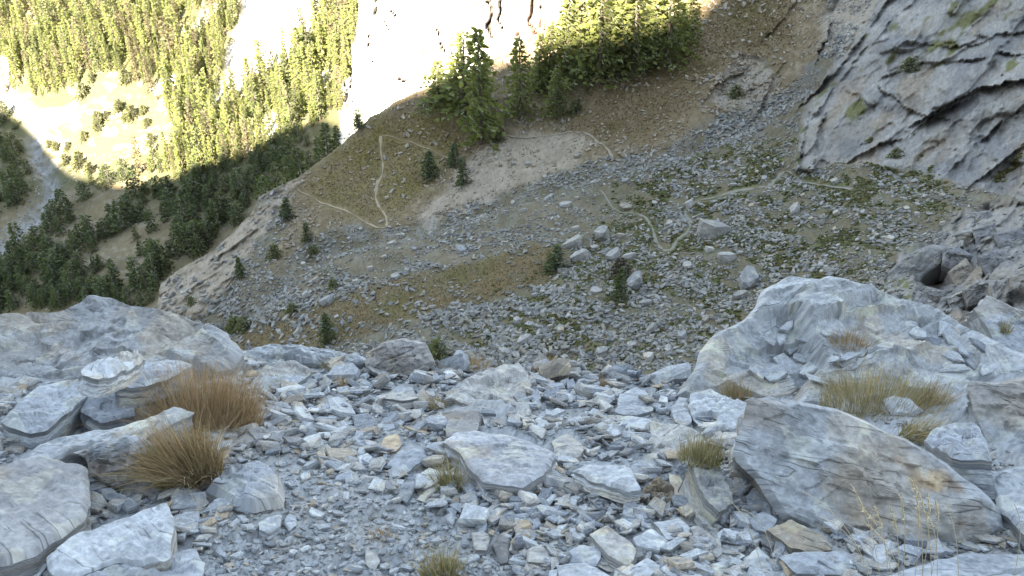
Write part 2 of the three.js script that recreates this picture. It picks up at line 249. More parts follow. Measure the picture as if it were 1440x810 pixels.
const cliffCracks = [[[[690, 0], [692, 18], [688, 34], [690, 52]], 3.4], [[[702, 0], [704, 16], [700, 30], [708, 46]], 2.2], [[[752, -10], [748, 14], [744, 30], [752, 48]], 4.2], [[[762, 10], [764, 30], [768, 50]], 3], [[[534, -6], [530, 8], [526, 20]], 3], [[[539, 20], [546, 34], [552, 44]], 1.6], [[[519, 46], [522, 66], [526, 84]], 1.5], [[[485, 118], [487, 134], [490, 150]], 2.6], [[[493, 90], [494, 112], [498, 140]], 2.2], [[[616, 40], [618, 60], [622, 70]], 1.8], [[[560, 108], [568, 114]], 2], [[[548, 14], [560, 28]], 1.4]];
function valleyShape(u, v, out, flat) {
  let D = valleyDepth(u, v);
  const wu = u + 7 * fbm(u / 18, v / 18, 3, 3), wv = v + 7 * fbm(u / 18, v / 18, 13, 3);
  const cliff = soft(whiteCliff, wu, wv, 5), gully = soft(whiteGully, wu, wv, 5);
  if (!flat) {
    if (cliff) for (const [line, w] of cliffCracks) { const q = Math.abs(near(line, wu, wv)[0]); if (q < w * 2) D += 4 * Math.exp(-q * q / (w * w * 0.4)); }
    if (cliff) D -= cliff * (2.4 * facet(u / 60 - v / 90, v / 70 + u / 160, 61) + 0.9 * facet(u / 18 - v / 50, v / 22, 71) + 2.5 * ridged(u / 46 - v / 120, v / 90, 2, 3) + 1.3 * ridged(u / 13, v / 26, 4, 2));
    if (gully) D += gully * 2;
  }
  at(u, v, D).toArray(tmp3); out.set(tmp3[0], tmp3[1], tmp3[2]);
  const r = near(riverLine, u, v)[0], bed = Math.exp(-r * r / 120);
  if (!flat) out.y += (1 - cliff) * (2.4 * fbm(out.x / 22, out.z / 22, 3, 3) + 0.7 * fbm(out.x / 4, out.z / 4, 7, 2)) - 1.6 * bed;
  return { cliff, gully, bed, wu, wv };
}
function valleyCover(u, v, k, c) {
  const n1 = fbm(u / 26, v / 16, 5, 3), n2 = fbm(u / 7, v / 5, 6, 3), n3 = hash3(Math.round(u / 2), Math.round(v / 2), 4);
  c[0] = 0.09; c[1] = 0.092; c[2] = 0.04;
  mixTo(c, 0.2, 0.175, 0.125, sstep(0.1, 0.5, 1.2 * n1 + 0.9 * n2)); mixTo(c, 0.14, 0.115, 0.055, clamp(1.5 * n1));
  const m = soft(meadow, k.wu, k.wv, 6); if (m) { mixTo(c, 0.105, 0.1, 0.052, m); mixTo(c, 0.3, 0.28, 0.22, m * sstep(0.12, 0.4, n2 + 0.8 * n1)); }
  for (const g of glades) { const t = soft(g, k.wu, k.wv, 10); if (t) { mixTo(c, 0.17, 0.135, 0.07, t * 0.9); mixTo(c, 0.3, 0.28, 0.24, t * sstep(0.05, 0.3, n2 + 0.7 * n1)); } }
  if (v > 240) mixTo(c, 0.17, 0.14, 0.085, 0.7 * sstep(240, 275, v + 20 * n1));
  mixTo(c, 0.27, 0.28, 0.29, k.bed * clamp(0.75 + 1.3 * n2));
  mixTo(c, 0.5, 0.48, 0.45, Math.max(k.cliff, k.gully));
  for (const [line, w] of cliffCracks) { const q = Math.abs(near(line, u + 3 * n2, v + 3 * n2)[0]); if (q < w) mixTo(c, 0.05, 0.04, 0.03, 0.92 * sstep(w, w * 0.5, q)); }
  if (k.cliff > 0.5) { mixTo(c, 0.16, 0.1, 0.06, k.cliff * sstep(0.3, 0.42, fbm(u / 9 - v / 60, v / 40, 15, 3)) * (v < 60 || u < 520 ? 0.9 : 0.3)); mixTo(c, 0.2, 0.12, 0.08, Math.exp(-(((u - 755) / 18) ** 2) - ((v - 45) / 28) ** 2) * 0.9); }
  mixTo(c, 0.46, 0.44, 0.4, soft(leafClear, k.wu, k.wv, 3)); for (const s of gravelSpots) mixTo(c, 0.46, 0.44, 0.4, soft(s, k.wu, k.wv, 3));
  const f = 0.85 + 0.3 * n3; c[0] *= f; c[1] *= f; c[2] *= f;
}
{
  const g = pixelGrid(-640, 930, -160, 660, 2.8, (u, v, p, c) => { valleyCover(u, v, valleyShape(u, v, p), c); });
  structure(new THREE.Mesh(g, groundMat), 'valley_terrain', 'valley floor and sunlit far mountainside with white limestone gullies');
}
const valleyAt = (u, v, o = V()) => { valleyShape(u, v, o); return o; };
// ---------------------------------------------------------------- the mountain behind the camera, whose crest draws the edge of the shade
{
  const side = V(sunDir.z, 0, -sunDir.x).normalize(), fwd = V(sunDir.x, 0, sunDir.z).normalize(), tan = Math.tan(SUN_EL), BACK = 120;
  const marks = [valleyAt(-60, 130), valleyAt(10, 160), valleyAt(62, 205), valleyAt(100, 244), valleyAt(170, 262), valleyAt(232, 252), valleyAt(280, 236), valleyAt(330, 214), valleyAt(400, 192), valleyAt(452, 170), at(500, 172, 78), at(600, 122, 78), at(655, 112, 75), slopeAt(696, 80), at(740, 66, 76), at(800, 66, 76), at(880, 68, 76), at(960, 54, 77), slopeAt(985, 8), slopeAt(1010, -40)];
  const crest = marks.map((p) => [p.dot(side), p.y + (BACK - p.dot(fwd)) * tan]).sort((a, b) => a[0] - b[0]);
  const height = (s) => { if (s <= crest[0][0]) return crest[0][1] + 0.1 * (crest[0][0] - s); const L = crest[crest.length - 1]; if (s >= L[0]) return L[1] + 0.25 * (s - L[0]); for (let i = 0; i + 1 < crest.length; i++) if (s <= crest[i + 1][0]) return lerp(crest[i][1], crest[i + 1][1], (s - crest[i][0]) / (crest[i + 1][0] - crest[i][0] + 1e-6)); };
  const pos = [], col = [], idx = [], ns = 140, nt = 40;
  for (let j = 0; j <= nt; j++) for (let i = 0; i <= ns; i++) {
    const s = -330 + i / ns * 560, h = height(s), t = j / nt, f = t < 0.6 ? lerp(6, BACK, t / 0.6) : lerp(BACK, BACK + 200, (t - 0.6) / 0.4), k = t < 0.6 ? Math.pow(t / 0.6, 1.25) : 1 - (t - 0.6) / 0.4;
    const base = -6 - Math.abs(s) * 0.25, rough = (t === 0.6 || j === 24) ? 0 : 5 * fbm(s / 30, f / 30, 4, 3) * Math.min(1, Math.abs(t - 0.6) * 6);
    pos.push(side.x * s + fwd.x * f, lerp(base, h, k) + rough - (Math.abs(t - 0.6) > 0.01 ? 2 : 0), side.z * s + fwd.z * f);
    const n = 0.26 + 0.1 * fbm(s / 14, f / 14, 7, 3); col.push(n, n * 0.96, n * 0.9);
  }
  for (let j = 0; j < nt; j++) for (let i = 0; i < ns; i++) { const a = j * (ns + 1) + i, b = a + ns + 1; idx.push(a, b, a + 1, a + 1, b, b + 1); }
  const g = new THREE.BufferGeometry(); g.setAttribute('position', new THREE.Float32BufferAttribute(pos, 3)); g.setAttribute('color', new THREE.Float32BufferAttribute(col, 3)); g.setIndex(idx); g.computeVertexNormals();
  structure(new THREE.Mesh(g, groundMat), 'mountain', 'grey mountainside rising behind the viewpoint and shading the ravine');
}
// ---------------------------------------------------------------- rock surface: fine streaks, pale veins and lichen as one tiling texture
function tileFbm(u, v, fx, fy, n, seed) { let s = 0, a = 0.5; for (let i = 0; i < n; i++) { const k = 1 << i; const X = u * fx * k, Y = v * fy * k; s += a * tileNoise2(X, Y, fx * k, fy * k, seed + i); a *= 0.55; } return s; }
function tileNoise2(x, y, px, py, seed) { const X = Math.floor(x), Y = Math.floor(y); x -= X; y -= Y; const m = (k, p) => ((k % p) + p) % p, a = x * x * (3 - 2 * x), b = y * y * (3 - 2 * y), h = (i, j) => hash3(m(X + i, px), m(Y + j, py), seed); return 2 * lerp(lerp(h(0, 0), h(1, 0), a), lerp(h(0, 1), h(1, 1), a), b) - 1; }
function rockTextures(size, seed) {
  const c = new Uint8Array(size * size * 4), b = new Uint8Array(size * size * 4);
  for (let j = 0; j < size; j++) for (let i = 0; i < size; i++) {
    const u = i / size, v = j / size, o = (j * size + i) * 4;
    const w = 0.06 * tileFbm(u, v, 4, 4, 3, seed + 50), streak = tileFbm(u, v + w, 4, 26, 4, seed), grain = tileFbm(u, v, 64, 64, 3, seed + 9), blot = tileFbm(u + w, v, 5, 5, 4, seed + 20);
    const vein = Math.exp(-Math.abs(tileFbm(u, v, 3, 6, 4, seed + 31)) * 34) * clamp(0.5 + 2 * blot), crack = Math.exp(-Math.abs(tileFbm(u + w, v + w * 0.6, 2, 18, 3, seed + 71)) * 60) * sstep(-0.05, 0.25, tileFbm(u, v, 6, 6, 3, seed + 81));
    const lich = sstep(0.16, 0.3, tileFbm(u, v, 9, 9, 4, seed + 41));
    let L = 0.84 + 0.09 * streak + 0.15 * grain + 0.11 * blot;
    let r = L, g = L, bl = L * 1.005;
    r = lerp(r, 0.97, vein * 0.6); g = lerp(g, 0.95, vein * 0.6); bl = lerp(bl, 0.9, vein * 0.6);
    const warm = sstep(0.06, 0.34, tileFbm(u, v, 4, 4, 4, seed + 61)) * 0.5; r *= 1 + 0.03 * warm; g *= 1 - 0.05 * warm; bl *= 1 - 0.16 * warm;
    r = lerp(r, r * 1.13, lich); g = lerp(g, g * 1.12, lich); bl = lerp(bl, bl * 1.07, lich);
    const k = 1 - 0.2 * crack; c[o] = clamp(r * k) * 255; c[o + 1] = clamp(g * k) * 255; c[o + 2] = clamp(bl * k) * 255; c[o + 3] = 255;
    const hgt = clamp(0.5 + 0.34 * streak + 0.16 * grain + 0.25 * blot - 0.45 * crack); b[o] = b[o + 1] = b[o + 2] = hgt * 255; b[o + 3] = 255;
  }
  const mk = (d, srgb) => { const t = new THREE.DataTexture(d, size, size, THREE.RGBAFormat); t.wrapS = t.wrapT = THREE.RepeatWrapping; t.magFilter = THREE.LinearFilter; t.minFilter = THREE.LinearMipmapLinearFilter; t.generateMipmaps = true; if (srgb) t.colorSpace = THREE.SRGBColorSpace; t.needsUpdate = true; return t; };
  return [mk(c, true), mk(b, false)];
}
const [rockMap, rockBump] = rockTextures(1024, 5);
const rockMat = matte(0xffffff, { vertexColors: true, map: rockMap, bumpMap: rockBump, bumpScale: 0.012, roughness: 0.9 });
const stoneMat = matte(0xffffff, { map: rockMap, bumpMap: rockBump, bumpScale: 0.006, roughness: 0.9, vertexColors: true });
// ---------------------------------------------------------------- the ledge that the camera stands on
const ledgeDepth = spline([
  [-200, 1150, 0.76], [720, 1150, 0.76], [1640, 1150, 0.76], [-200, 810, 1.5], [0, 810, 1.5], [400, 810, 1.5], [720, 810, 1.5], [1100, 810, 1.5], [1440, 810, 1.46], [1640, 810, 1.46],
  [0, 700, 1.9], [360, 700, 1.95], [720, 700, 1.95], [1080, 700, 1.93], [1440, 700, 1.86], [-200, 600, 2.5], [0, 600, 2.55], [360, 600, 2.68], [720, 600, 2.7], [1080, 600, 2.62], [1440, 600, 2.45], [1640, 600, 2.4],
  [0, 550, 3.0], [360, 550, 3.2], [720, 550, 3.3], [1080, 550, 3.2], [1440, 550, 2.9], [-200, 500, 3.6], [0, 500, 3.7], [360, 500, 4.0], [720, 500, 4.3], [1080, 500, 4.1], [1440, 500, 3.5], [1640, 500, 3.4], [0, 440, 4.6], [720, 440, 5.6], [1440, 440, 4.4],
]);
const ledgeEdge = [[1900, 400], [1640, 440], [1440, 490], [1300, 500], [1100, 525], [960, 537], [900, 533], [830, 525], [760, 522], [700, 518], [640, 512], [600, 514], [540, 505], [450, 494], [325, 503], [250, 500], [120, 486], [0, 470], [-200, 445], [-400, 430]];
const gravelZone = [[360, 640], [430, 650], [500, 690], [560, 700], [640, 720], [720, 770], [760, 900], [260, 900], [300, 760], [340, 720]];
function ledgeShape(u, v, out, flat) {
  let [s, eu, ev] = near(ledgeEdge, u, v), over = 0; if (s > 0) { over = s; u = eu; v = ev; }
  at(u, v, ledgeDepth(u, v)).toArray(tmp3); out.set(tmp3[0], tmp3[1], tmp3[2]);
  if (!flat) { const x = out.x, z = out.z; out.y += 0.10 * fbm(x / 0.9, z / 0.9, 2, 3) + 0.03 * fbm(x / 0.13, z / 0.13, 6, 3) + 0.012 * noise(x / 0.025, z / 0.025, 3); }
  if (over) { const n = 1 + 0.5 * noise(u / 30, over / 20, 3); out.z -= over * 0.011 * n; out.y -= over * 0.055; }
  return over;
}
const ledgeAt = (u, v, o = V()) => { ledgeShape(u, v, o); return o; };
function ledgeNormal(u, v) { const q = (a, b) => { const o = V(); ledgeShape(a, b, o, true); return o; }; const a = q(u - 25, v), b = q(u + 25, v), c = q(u, v - 25), d = q(u, v + 25); const n = b.sub(a).cross(c.sub(d)).normalize(); return n.y < 0 ? n.negate() : n; }
{
  const g = pixelGrid(-560, 2000, 300, 1150, 3, (u, v, p, c) => {
    const over = ledgeShape(u, v, p); if (over > 190) return false;
    const n = fbm(p.x / 0.3 + 50, p.z / 0.3 + 80, 14, 3), grit = hash3(Math.round(u / 3), Math.round(v / 3), 2);                 // pale and dark grains
    c[0] = 0.25; c[1] = 0.265; c[2] = 0.28; mixTo(c, 0.26, 0.245, 0.215, clamp(1.2 * n)); const f = 0.75 + 0.5 * grit; c[0] *= f; c[1] *= f; c[2] *= f;
  });
  structure(new THREE.Mesh(g, groundMat), 'ledge_ground', 'stony ground of the ledge sloping to a drop');
}
// ---------------------------------------------------------------- slabs and boulders of split slate
const SLATE = [0.385, 0.415, 0.45], PALE = [0.51, 0.54, 0.565], DARK = [0.265, 0.29, 0.325], TAN = [0.43, 0.385, 0.32], WARM = [0.46, 0.455, 0.435];
function evenLoop(poly, n) {
  const L = [0]; for (let i = 0; i < poly.length; i++) L.push(L[i] + poly[i].distanceTo(poly[(i + 1) % poly.length]));
  const T = L[poly.length], r = []; for (let k = 0, i = 0; k < n; k++) { const d = k / n * T; while (L[i + 1] < d) i++; r.push(poly[i].clone().lerp(poly[(i + 1) % poly.length], (d - L[i]) / (L[i + 1] - L[i] || 1))); }
  return r;
}
// outline: pixels of its upper face, which lies in a plane through the ground at the anchor, lifted by lift and facing n; the body goes thick metres into the ground
function slabGeometry({ outline, anchor, ground, lift = 0.08, n, thick = 0.2, relief = 0.02, dome = 0, bulge = 0.05, tint = SLATE, seed = 1, detail = 1, stain = 0, strataN = 5, bevel = 0.012, flare = 0.03, D, sc = 1, fold }) {
  const N = V(...n).normalize(), base = D ? at(anchor[0], anchor[1], D) : ground(...anchor); const P0 = base.clone(); P0.y += lift;
  const cam = V(0, CAMY, 0), loop = outline.map(([u, v]) => { const d = at(u, v, 1).sub(cam), t = P0.clone().sub(cam).dot(N) / d.dot(N); return cam.clone().addScaledVector(d, t); });
  const na = Math.round(88 * detail), nk = Math.max(5, Math.round(20 * detail)), ring0 = evenLoop(loop, na), C = V(); let A = 0;
  const e1 = V(1, 0, 0).addScaledVector(N, -N.x).normalize(), e2 = N.clone().cross(e1);
  for (let i = 0; i < na; i++) { const p = ring0[i].clone().sub(P0), q = ring0[(i + 1) % na].clone().sub(P0), w = p.dot(e1) * q.dot(e2) - q.dot(e1) * p.dot(e2); A += w; C.addScaledVector(p.add(q), w); } C.divideScalar(3 * A).add(P0);
  const size = Math.sqrt(Math.abs(A) / 2), ring = ring0.map((p, i) => { const a = p.clone().sub(C), x = a.dot(e1), y = a.dot(e2), j = 1 + (0.05 * noise(x / size * 3.1 + seed, y / size * 3.1, seed) + 0.03 * noise(x / size * 9 + seed, y / size * 9, 3)); return [x * j, y * j]; });
  const rot = (hash3(seed, 4, 4) - 0.5) * 1.4, cr = Math.cos(rot), sr = Math.sin(rot), ou = hash3(seed, 1, 1), ov = hash3(seed, 2, 2);
  const pos = [], uv = [], col = [], idx = [], P = (x, y, h, U, W, c) => { const p = C.clone().addScaledVector(e1, x).addScaledVector(e2, y).addScaledVector(N, h); pos.push(p.x, p.y, p.z); uv.push(U, W); col.push(...c); return pos.length / 3 - 1; };
  const tone = (x, y, h) => { const b = fbm(x / 0.35 / sc + seed, y / 0.35 / sc, seed * 1.7 + h * 4, 3), w = stain * sstep(0.02, 0.35, fbm(x / 0.3 + 9, y / 0.22 + seed, 3, 3)), o = stain * sstep(0.3, 0.5, fbm(x / 0.14, y / 0.14 + seed, 8, 3)), c = tint.map((t) => t * (1 + 0.2 * b)); mixTo(c, 0.27, 0.225, 0.17, w * 0.75); mixTo(c, 0.4, 0.27, 0.13, o * 0.7); return c; };
  let fx, fy, fnx, fny; if (fold) { const w = fold.line.map(([u, v]) => { const d = at(u, v, 1).sub(cam), t = P0.clone().sub(cam).dot(N) / d.dot(N), p = cam.clone().addScaledVector(d, t).sub(C); return [p.dot(e1), p.dot(e2)]; }); fx = w[0][0]; fy = w[0][1]; const dx = w[1][0] - fx, dy = w[1][1] - fy, l = Math.hypot(dx, dy); fnx = -dy / l; fny = dx / l; const up = at(...fold.up, 1).sub(cam), t = P0.clone().sub(cam).dot(N) / up.dot(N), q = cam.clone().addScaledVector(up, t).sub(C); if ((q.dot(e1) - fx) * fnx + (q.dot(e2) - fy) * fny < 0) { fnx = -fnx; fny = -fny; } }
  const hAt = (x, y, rho) => {                                          // cleavage steps: the face breaks in thin sheets
    const q = fbm(x / size * 1.3 + seed * 3.3, y / size * 1.3, seed, 3) * 3.2 + (x * cr + y * sr) / size * 0.8, st = Math.floor(q), f = q - st, s = st + sstep(0.86, 1, f) + 0.12 * f;
    const al = x * cr + y * sr, ac = y * cr - x * sr, c1 = Math.abs(noise(al / size * 0.7 + 5, ac / size * 3.2 + seed + 0.3 * noise(al / size * 2, ac / size * 2, 4), seed + 3)), crack = Math.exp(-c1 * 34) * sstep(-0.1, 0.4, noise(al / size * 1.5, ac / size * 1.5, seed + 9));
    const wq = 0.25 * fbm(x / size * 1.5, y / size * 1.5, seed, 2);
    return relief * (1 - 0.75 * rho ** 5) * (s * 0.3 + 1.0 * facet(al / size * 1.3 + wq, ac / size * 2.3 + wq, seed) + 0.45 * facet(al / size * 3.6 - wq, ac / size * 6.5, seed + 40) + 0.22 * facet(al / size * 9, ac / size * 14, seed + 80) + 0.2 * fbm(x / size * 5, y / size * 5, seed + 2, 3) - crack * 0.6) + dome * (1 - rho * rho) + 0.004 * sc * noise(x / 0.03 / sc, y / 0.03 / sc, seed) - (fold ? fold.k * Math.max(0, (x - fx) * fnx + (y - fy) * fny) : 0);
  };
  const us = 0.9 * (1 + (sc - 1) * 0.4), uvOf = (x, y) => [(x * cr + y * sr) / us + ou, (y * cr - x * sr) / us + ov], rows = [];
  for (let k = 0; k <= nk; k++) {
    const rho = k === nk ? 1 : Math.pow(k / nk, 0.8) * 0.995, row = [];
    for (let i = 0; i < na; i++) { const x = ring[i][0] * rho, y = ring[i][1] * rho, h = hAt(x, y, rho) - (k === nk ? bevel : k === nk - 1 ? bevel * 0.2 : 0); row.push(P(x * (k === nk ? 1 + bevel / size * 0.6 : 1), y * (k === nk ? 1 + bevel / size * 0.6 : 1), h, ...uvOf(x, y), tone(x, y, 0))); }
    rows.push(row);
  }
  const per = []; { let s = 0; for (let i = 0; i < na; i++) { per.push(s); s += Math.hypot(ring[(i + 1) % na][0] - ring[i][0], ring[(i + 1) % na][1] - ring[i][1]); } }
  const L = Math.max(4, Math.round(strataN * 2.2 * Math.min(1, detail + 0.2)));
  for (let l = 1; l <= L; l++) {
    const f = l / L, row = [];
    for (let i = 0; i < na; i++) {
      const [x, y] = ring[i], band = Math.floor(f * strataN + 0.35 * noise(per[i] / 0.3 / sc, seed, 2)), j = 1 + flare * f + bulge * (noise(per[i] / 0.16 / sc + band * 7.7, band * 3.1, seed) + 0.5 * noise(per[i] / 0.05 / sc, f * 9, seed));
      const top = hAt(x, y, 1) - bevel; row.push(P(x * j, y * j, top * (1 - f) - bevel - thick * f, per[i] / us + ou, ov + f * thick / us * 2, tone(x + f * 0.2, y + f, f)));
    }
    rows.push(row);
  }
  for (let k = 0; k + 1 < rows.length; k++) for (let i = 0; i < na; i++) { const j = (i + 1) % na, a = rows[k][i], b = rows[k][j], c = rows[k + 1][i], d = rows[k + 1][j]; if (A > 0) idx.push(a, c, b, b, c, d); else idx.push(a, b, c, b, d, c); }
  const last = rows[rows.length - 1], bc = P(0, 0, -thick - bevel, 0, 0, tint); for (let i = 0; i < na; i++) { const j = (i + 1) % na; if (A > 0) idx.push(last[i], bc, last[j]); else idx.push(last[i], last[j], bc); }
  // its own origin at the middle of its foot
  const foot = C.clone().addScaledVector(N, -thick); for (let i = 0; i < pos.length; i += 3) { pos[i] -= foot.x; pos[i + 1] -= foot.y; pos[i + 2] -= foot.z; }
  let g = new THREE.BufferGeometry(); g.setAttribute('position', new THREE.Float32BufferAttribute(pos, 3)); g.setAttribute('uv', new THREE.Float32BufferAttribute(uv, 2)); g.setAttribute('color', new THREE.Float32BufferAttribute(col, 3)); g.setIndex(idx);
  g = toCreasedNormals(g, 0.28); return [g, foot];
}
const covered = [];                                                      // outlines that loose stones keep clear of
let rockSeed = 11;
function rock(name, label, category, o, group) {
  const a = o.anchor ?? o.outline.reduce((s, p) => [s[0] + p[0] / o.outline.length, s[1] + p[1] / o.outline.length], [0, 0]);
  const n = o.n ?? ledgeNormal(...a).add(V(...(o.tilt ?? [0, 0, 0]))).toArray();
  const [g, foot] = slabGeometry({ ground: (u, v) => { const p = V(); ledgeShape(u, v, p, true); return p; }, seed: rockSeed++, ...o, anchor: a, n });
  const m = put(new THREE.Mesh(g, rockMat), name); m.position.copy(foot); covered.push(o.outline);
  return tag(m, label, category, group);
}
const UP = [0, 1, 0];
rock('boulder', 'broad rounded grey boulder with pale crusts, at the drop beside the dry tussock', 'boulder', { outline: [[-90, 442], [0, 436], [36, 429], [75, 431], [111, 422], [144, 417], [178, 424], [222, 431], [264, 442], [306, 461], [325, 486], [314, 506], [292, 512], [244, 510], [155, 508], [111, 522], [50, 541], [0, 560], [-90, 580]], anchor: [120, 520], lift: 0.22, n: [0.05, 1, 0.08], thick: 0.9, relief: 0.075, dome: 0.0, tint: [0.375, 0.39, 0.4], detail: 2.3, bevel: 0.05, stain: 0.25 });
rock('rock_outcrop', 'large pale ribbed rock outcrop with tufts of dry grass on top', 'outcrop', { outline: [[958, 540], [980, 500], [1002, 462], [1030, 438], [1062, 424], [1084, 398], [1118, 386], [1165, 391], [1215, 403], [1262, 411], [1300, 417], [1345, 437], [1395, 468], [1450, 500], [1540, 560], [1520, 640], [1440, 660], [1380, 645], [1300, 610], [1180, 580], [1100, 568], [1040, 556], [1000, 550]], anchor: [1150, 560], lift: 0.08, n: [-0.03, 1, 0.16], thick: 1.5, relief: 0.13, dome: 0.0, tint: [0.45, 0.475, 0.49], detail: 2.7, bevel: 0.05, stain: 0.12, strataN: 9 });
rock('rock_block', 'smooth grey upright slab leaning at the end of the pale outcrop', 'rock', { outline: [[1372, 434], [1393, 416], [1409, 422], [1440, 438], [1540, 475], [1560, 590], [1440, 516], [1423, 495], [1401, 482], [1384, 452]], anchor: [1420, 470], D: 3.55, lift: 0, n: [-0.25, 0.8, 0.55], thick: 0.3, relief: 0.02, tint: SLATE, detail: 1 });
rock('rock_block', 'blue grey rock block with a brown fissured edge beside the big boulder', 'rock', { outline: [[1364, 548], [1368, 537], [1409, 538], [1440, 529], [1540, 520], [1560, 690], [1440, 665], [1409, 650], [1387, 612], [1375, 580]], anchor: [1420, 600], lift: 0.3, n: [-0.5, 0.75, 0.5], thick: 0.45, relief: 0.025, tint: SLATE, stain: 0.5 });
rock('boulder', 'big grey boulder with brown stains and a pale sloping top over dry stalks', 'boulder', { outline: [[1040, 635], [1046, 600], [1065, 564], [1107, 559], [1184, 575], [1251, 602], [1307, 627], [1340, 648], [1376, 680], [1403, 716], [1408, 741], [1384, 768], [1340, 768], [1284, 777], [1240, 762], [1204, 766], [1162, 752], [1107, 727], [1073, 672], [1048, 650]], anchor: [1200, 740], lift: 0.12, n: [-0.1, 0.72, 0.66], fold: { line: [[1080, 596], [1350, 690]], up: [1250, 610], k: 0.32 }, thick: 0.42, flare: -0.1, relief: 0.03, dome: 0.02, tint: [0.41, 0.435, 0.455], detail: 1.9, bevel: 0.03, stain: 0.8, strataN: 6 });
rock('flat_rock', 'flat blue grey slab under the big stained boulder', 'slab', { outline: [[1252, 806], [1290, 791], [1351, 778], [1440, 773], [1540, 770], [1540, 880], [1240, 880]], lift: 0.06, thick: 0.15, relief: 0.015 });
rock('flat_rock', 'pale slab wedged between the stained boulder and a brown edged block', 'slab', { outline: [[1376, 664], [1429, 654], [1540, 660], [1540, 770], [1440, 748], [1411, 716]], lift: 0.14, tilt: [-0.2, 0, 0.1], thick: 0.25, tint: PALE });
rock('flat_rock', 'layered grey slabs pile beside the long grass tuft', 'slab', { outline: [[1300, 614], [1330, 592], [1368, 588], [1386, 616], [1392, 644], [1340, 640]], lift: 0.2, thick: 0.25, tint: SLATE, relief: 0.03 });
rock('flat_rock', 'thin pale slab lying against the long olive grass tuft', 'slab', { outline: [[1244, 560], [1258, 556], [1278, 559], [1300, 576], [1284, 583], [1257, 581]], lift: 0.16, n: [0, 1, 0.2], thick: 0.035, relief: 0.006, tint: PALE, detail: 0.6 });
rock('flat_rock', 'pale tongue shaped slab overhanging a dark gap by the rounded boulder', 'slab', { outline: [[117, 515], [150, 512], [167, 498], [181, 492], [203, 500], [194, 509], [167, 520], [139, 526], [119, 522]], lift: 0.36, anchor: [160, 520], tilt: [0.1, 0, -0.2], thick: 0.06, tint: PALE, detail: 0.7, bulge: 0.03 });
rock('flat_rock', 'grey slab running from the tongue shaped slab to the tussock', 'slab', { outline: [[161, 540], [178, 521], [203, 505], [244, 504], [270, 509], [250, 521], [211, 538], [194, 541]], lift: 0.26, anchor: [200, 540], thick: 0.16, tint: SLATE, detail: 0.8 });
rock('flat_rock', 'blue grey tilted slab below the rounded boulder', 'slab', { outline: [[4, 590], [22, 567], [50, 543], [111, 527], [121, 556], [92, 578], [69, 600], [44, 607], [8, 596]], lift: 0.3, tilt: [0.12, 0, 0.25], thick: 0.2, tint: SLATE });
rock('flat_rock', 'dark grey slab with a shadowed underside, between the tussock and the tilted slab', 'slab', { outline: [[117, 576], [122, 557], [172, 543], [244, 530], [258, 548], [188, 570], [190, 580], [144, 591]], lift: 0.26, tilt: [0, 0, 0.2], thick: 0.14, tint: DARK });
rock('flat_rock', 'long pale slab running under the edge of the tussock', 'slab', { outline: [[30, 640], [60, 622], [110, 608], [200, 590], [252, 574], [272, 580], [214, 606], [196, 618], [130, 622], [90, 640], [50, 652]], lift: 0.2, tilt: [0.05, 0, 0.1], thick: 0.15, tint: PALE });
rock('flat_rock', 'huge smooth grey slab with an orange rim, beside the blocky boulder', 'slab', { outline: [[-110, 660], [0, 654], [33, 639], [69, 635], [117, 649], [125, 677], [126, 704], [111, 724], [78, 749], [50, 771], [17, 779], [-110, 800]], lift: 0.2, tilt: [0.1, 0, 0.12], thick: 0.22, tint: [0.4, 0.405, 0.41], relief: 0.014, detail: 1.3, bevel: 0.02 });
rock('boulder', 'blocky grey boulder with tan patches at the foot of the tussock', 'boulder', { outline: [[104, 637], [133, 622], [178, 613], [200, 616], [222, 635], [250, 649], [261, 668], [250, 688], [211, 707], [183, 704], [167, 690], [144, 680], [122, 666], [118, 645]], lift: 0.16, anchor: [190, 680], n: [0.1, 0.75, 0.6], thick: 0.22, tint: SLATE, stain: 0.8, relief: 0.035, dome: 0.03, detail: 1.2 });
rock('flat_rock', 'pale wedge shaped slab with a square end below the blocky boulder', 'slab', { outline: [[64, 780], [111, 750], [156, 730], [231, 703], [240, 728], [238, 777], [200, 791], [167, 786], [144, 792], [106, 808], [72, 804]], lift: 0.13, tilt: [0, 0, 0.15], thick: 0.2, tint: PALE, relief: 0.016, detail: 1.2 });
rock('flat_rock', 'grey slab lying in front of the wedge shaped slab', 'slab', { outline: [[70, 860], [110, 815], [156, 793], [194, 797], [250, 775], [269, 765], [284, 786], [272, 822], [200, 860]], lift: 0.08, thick: 0.15, tint: SLATE });
rock('boulder', 'smooth grey stone under a thin slab, beside the tussock', 'boulder', { outline: [[294, 680], [328, 655], [369, 645], [389, 663], [397, 682], [394, 702], [358, 708], [333, 703]], lift: 0.11, tilt: [0, 0, 0.2], thick: 0.17, tint: SLATE, dome: 0.02, relief: 0.012, bevel: 0.03 });
rock('flat_rock', 'thin elongated slab resting on the smooth grey stone', 'slab', { outline: [[300, 671], [319, 658], [350, 650], [354, 657], [319, 672]], lift: 0.165, tilt: [0, 0, 0.2], thick: 0.035, tint: PALE, detail: 0.5 });
rock('flat_rock', 'long flat pale outcrop slab along the brink of the drop', 'slab', { outline: [[322, 498], [340, 491], [373, 482], [421, 482], [462, 489], [507, 499], [516, 508], [473, 511], [432, 508], [412, 505], [373, 512], [340, 506]], anchor: [420, 506], lift: 0.12, n: [0, 1, 0.12], thick: 0.4, tint: PALE, relief: 0.04, detail: 1.3, strataN: 6 });
rock('flat_rock', 'sloping grey slab face below the brink', 'slab', { outline: [[348, 540], [373, 514], [412, 506], [440, 520], [418, 536], [396, 546], [368, 571], [355, 562]], lift: 0.1, tilt: [0.1, 0, 0.3], thick: 0.2, tint: SLATE, relief: 0.03 });
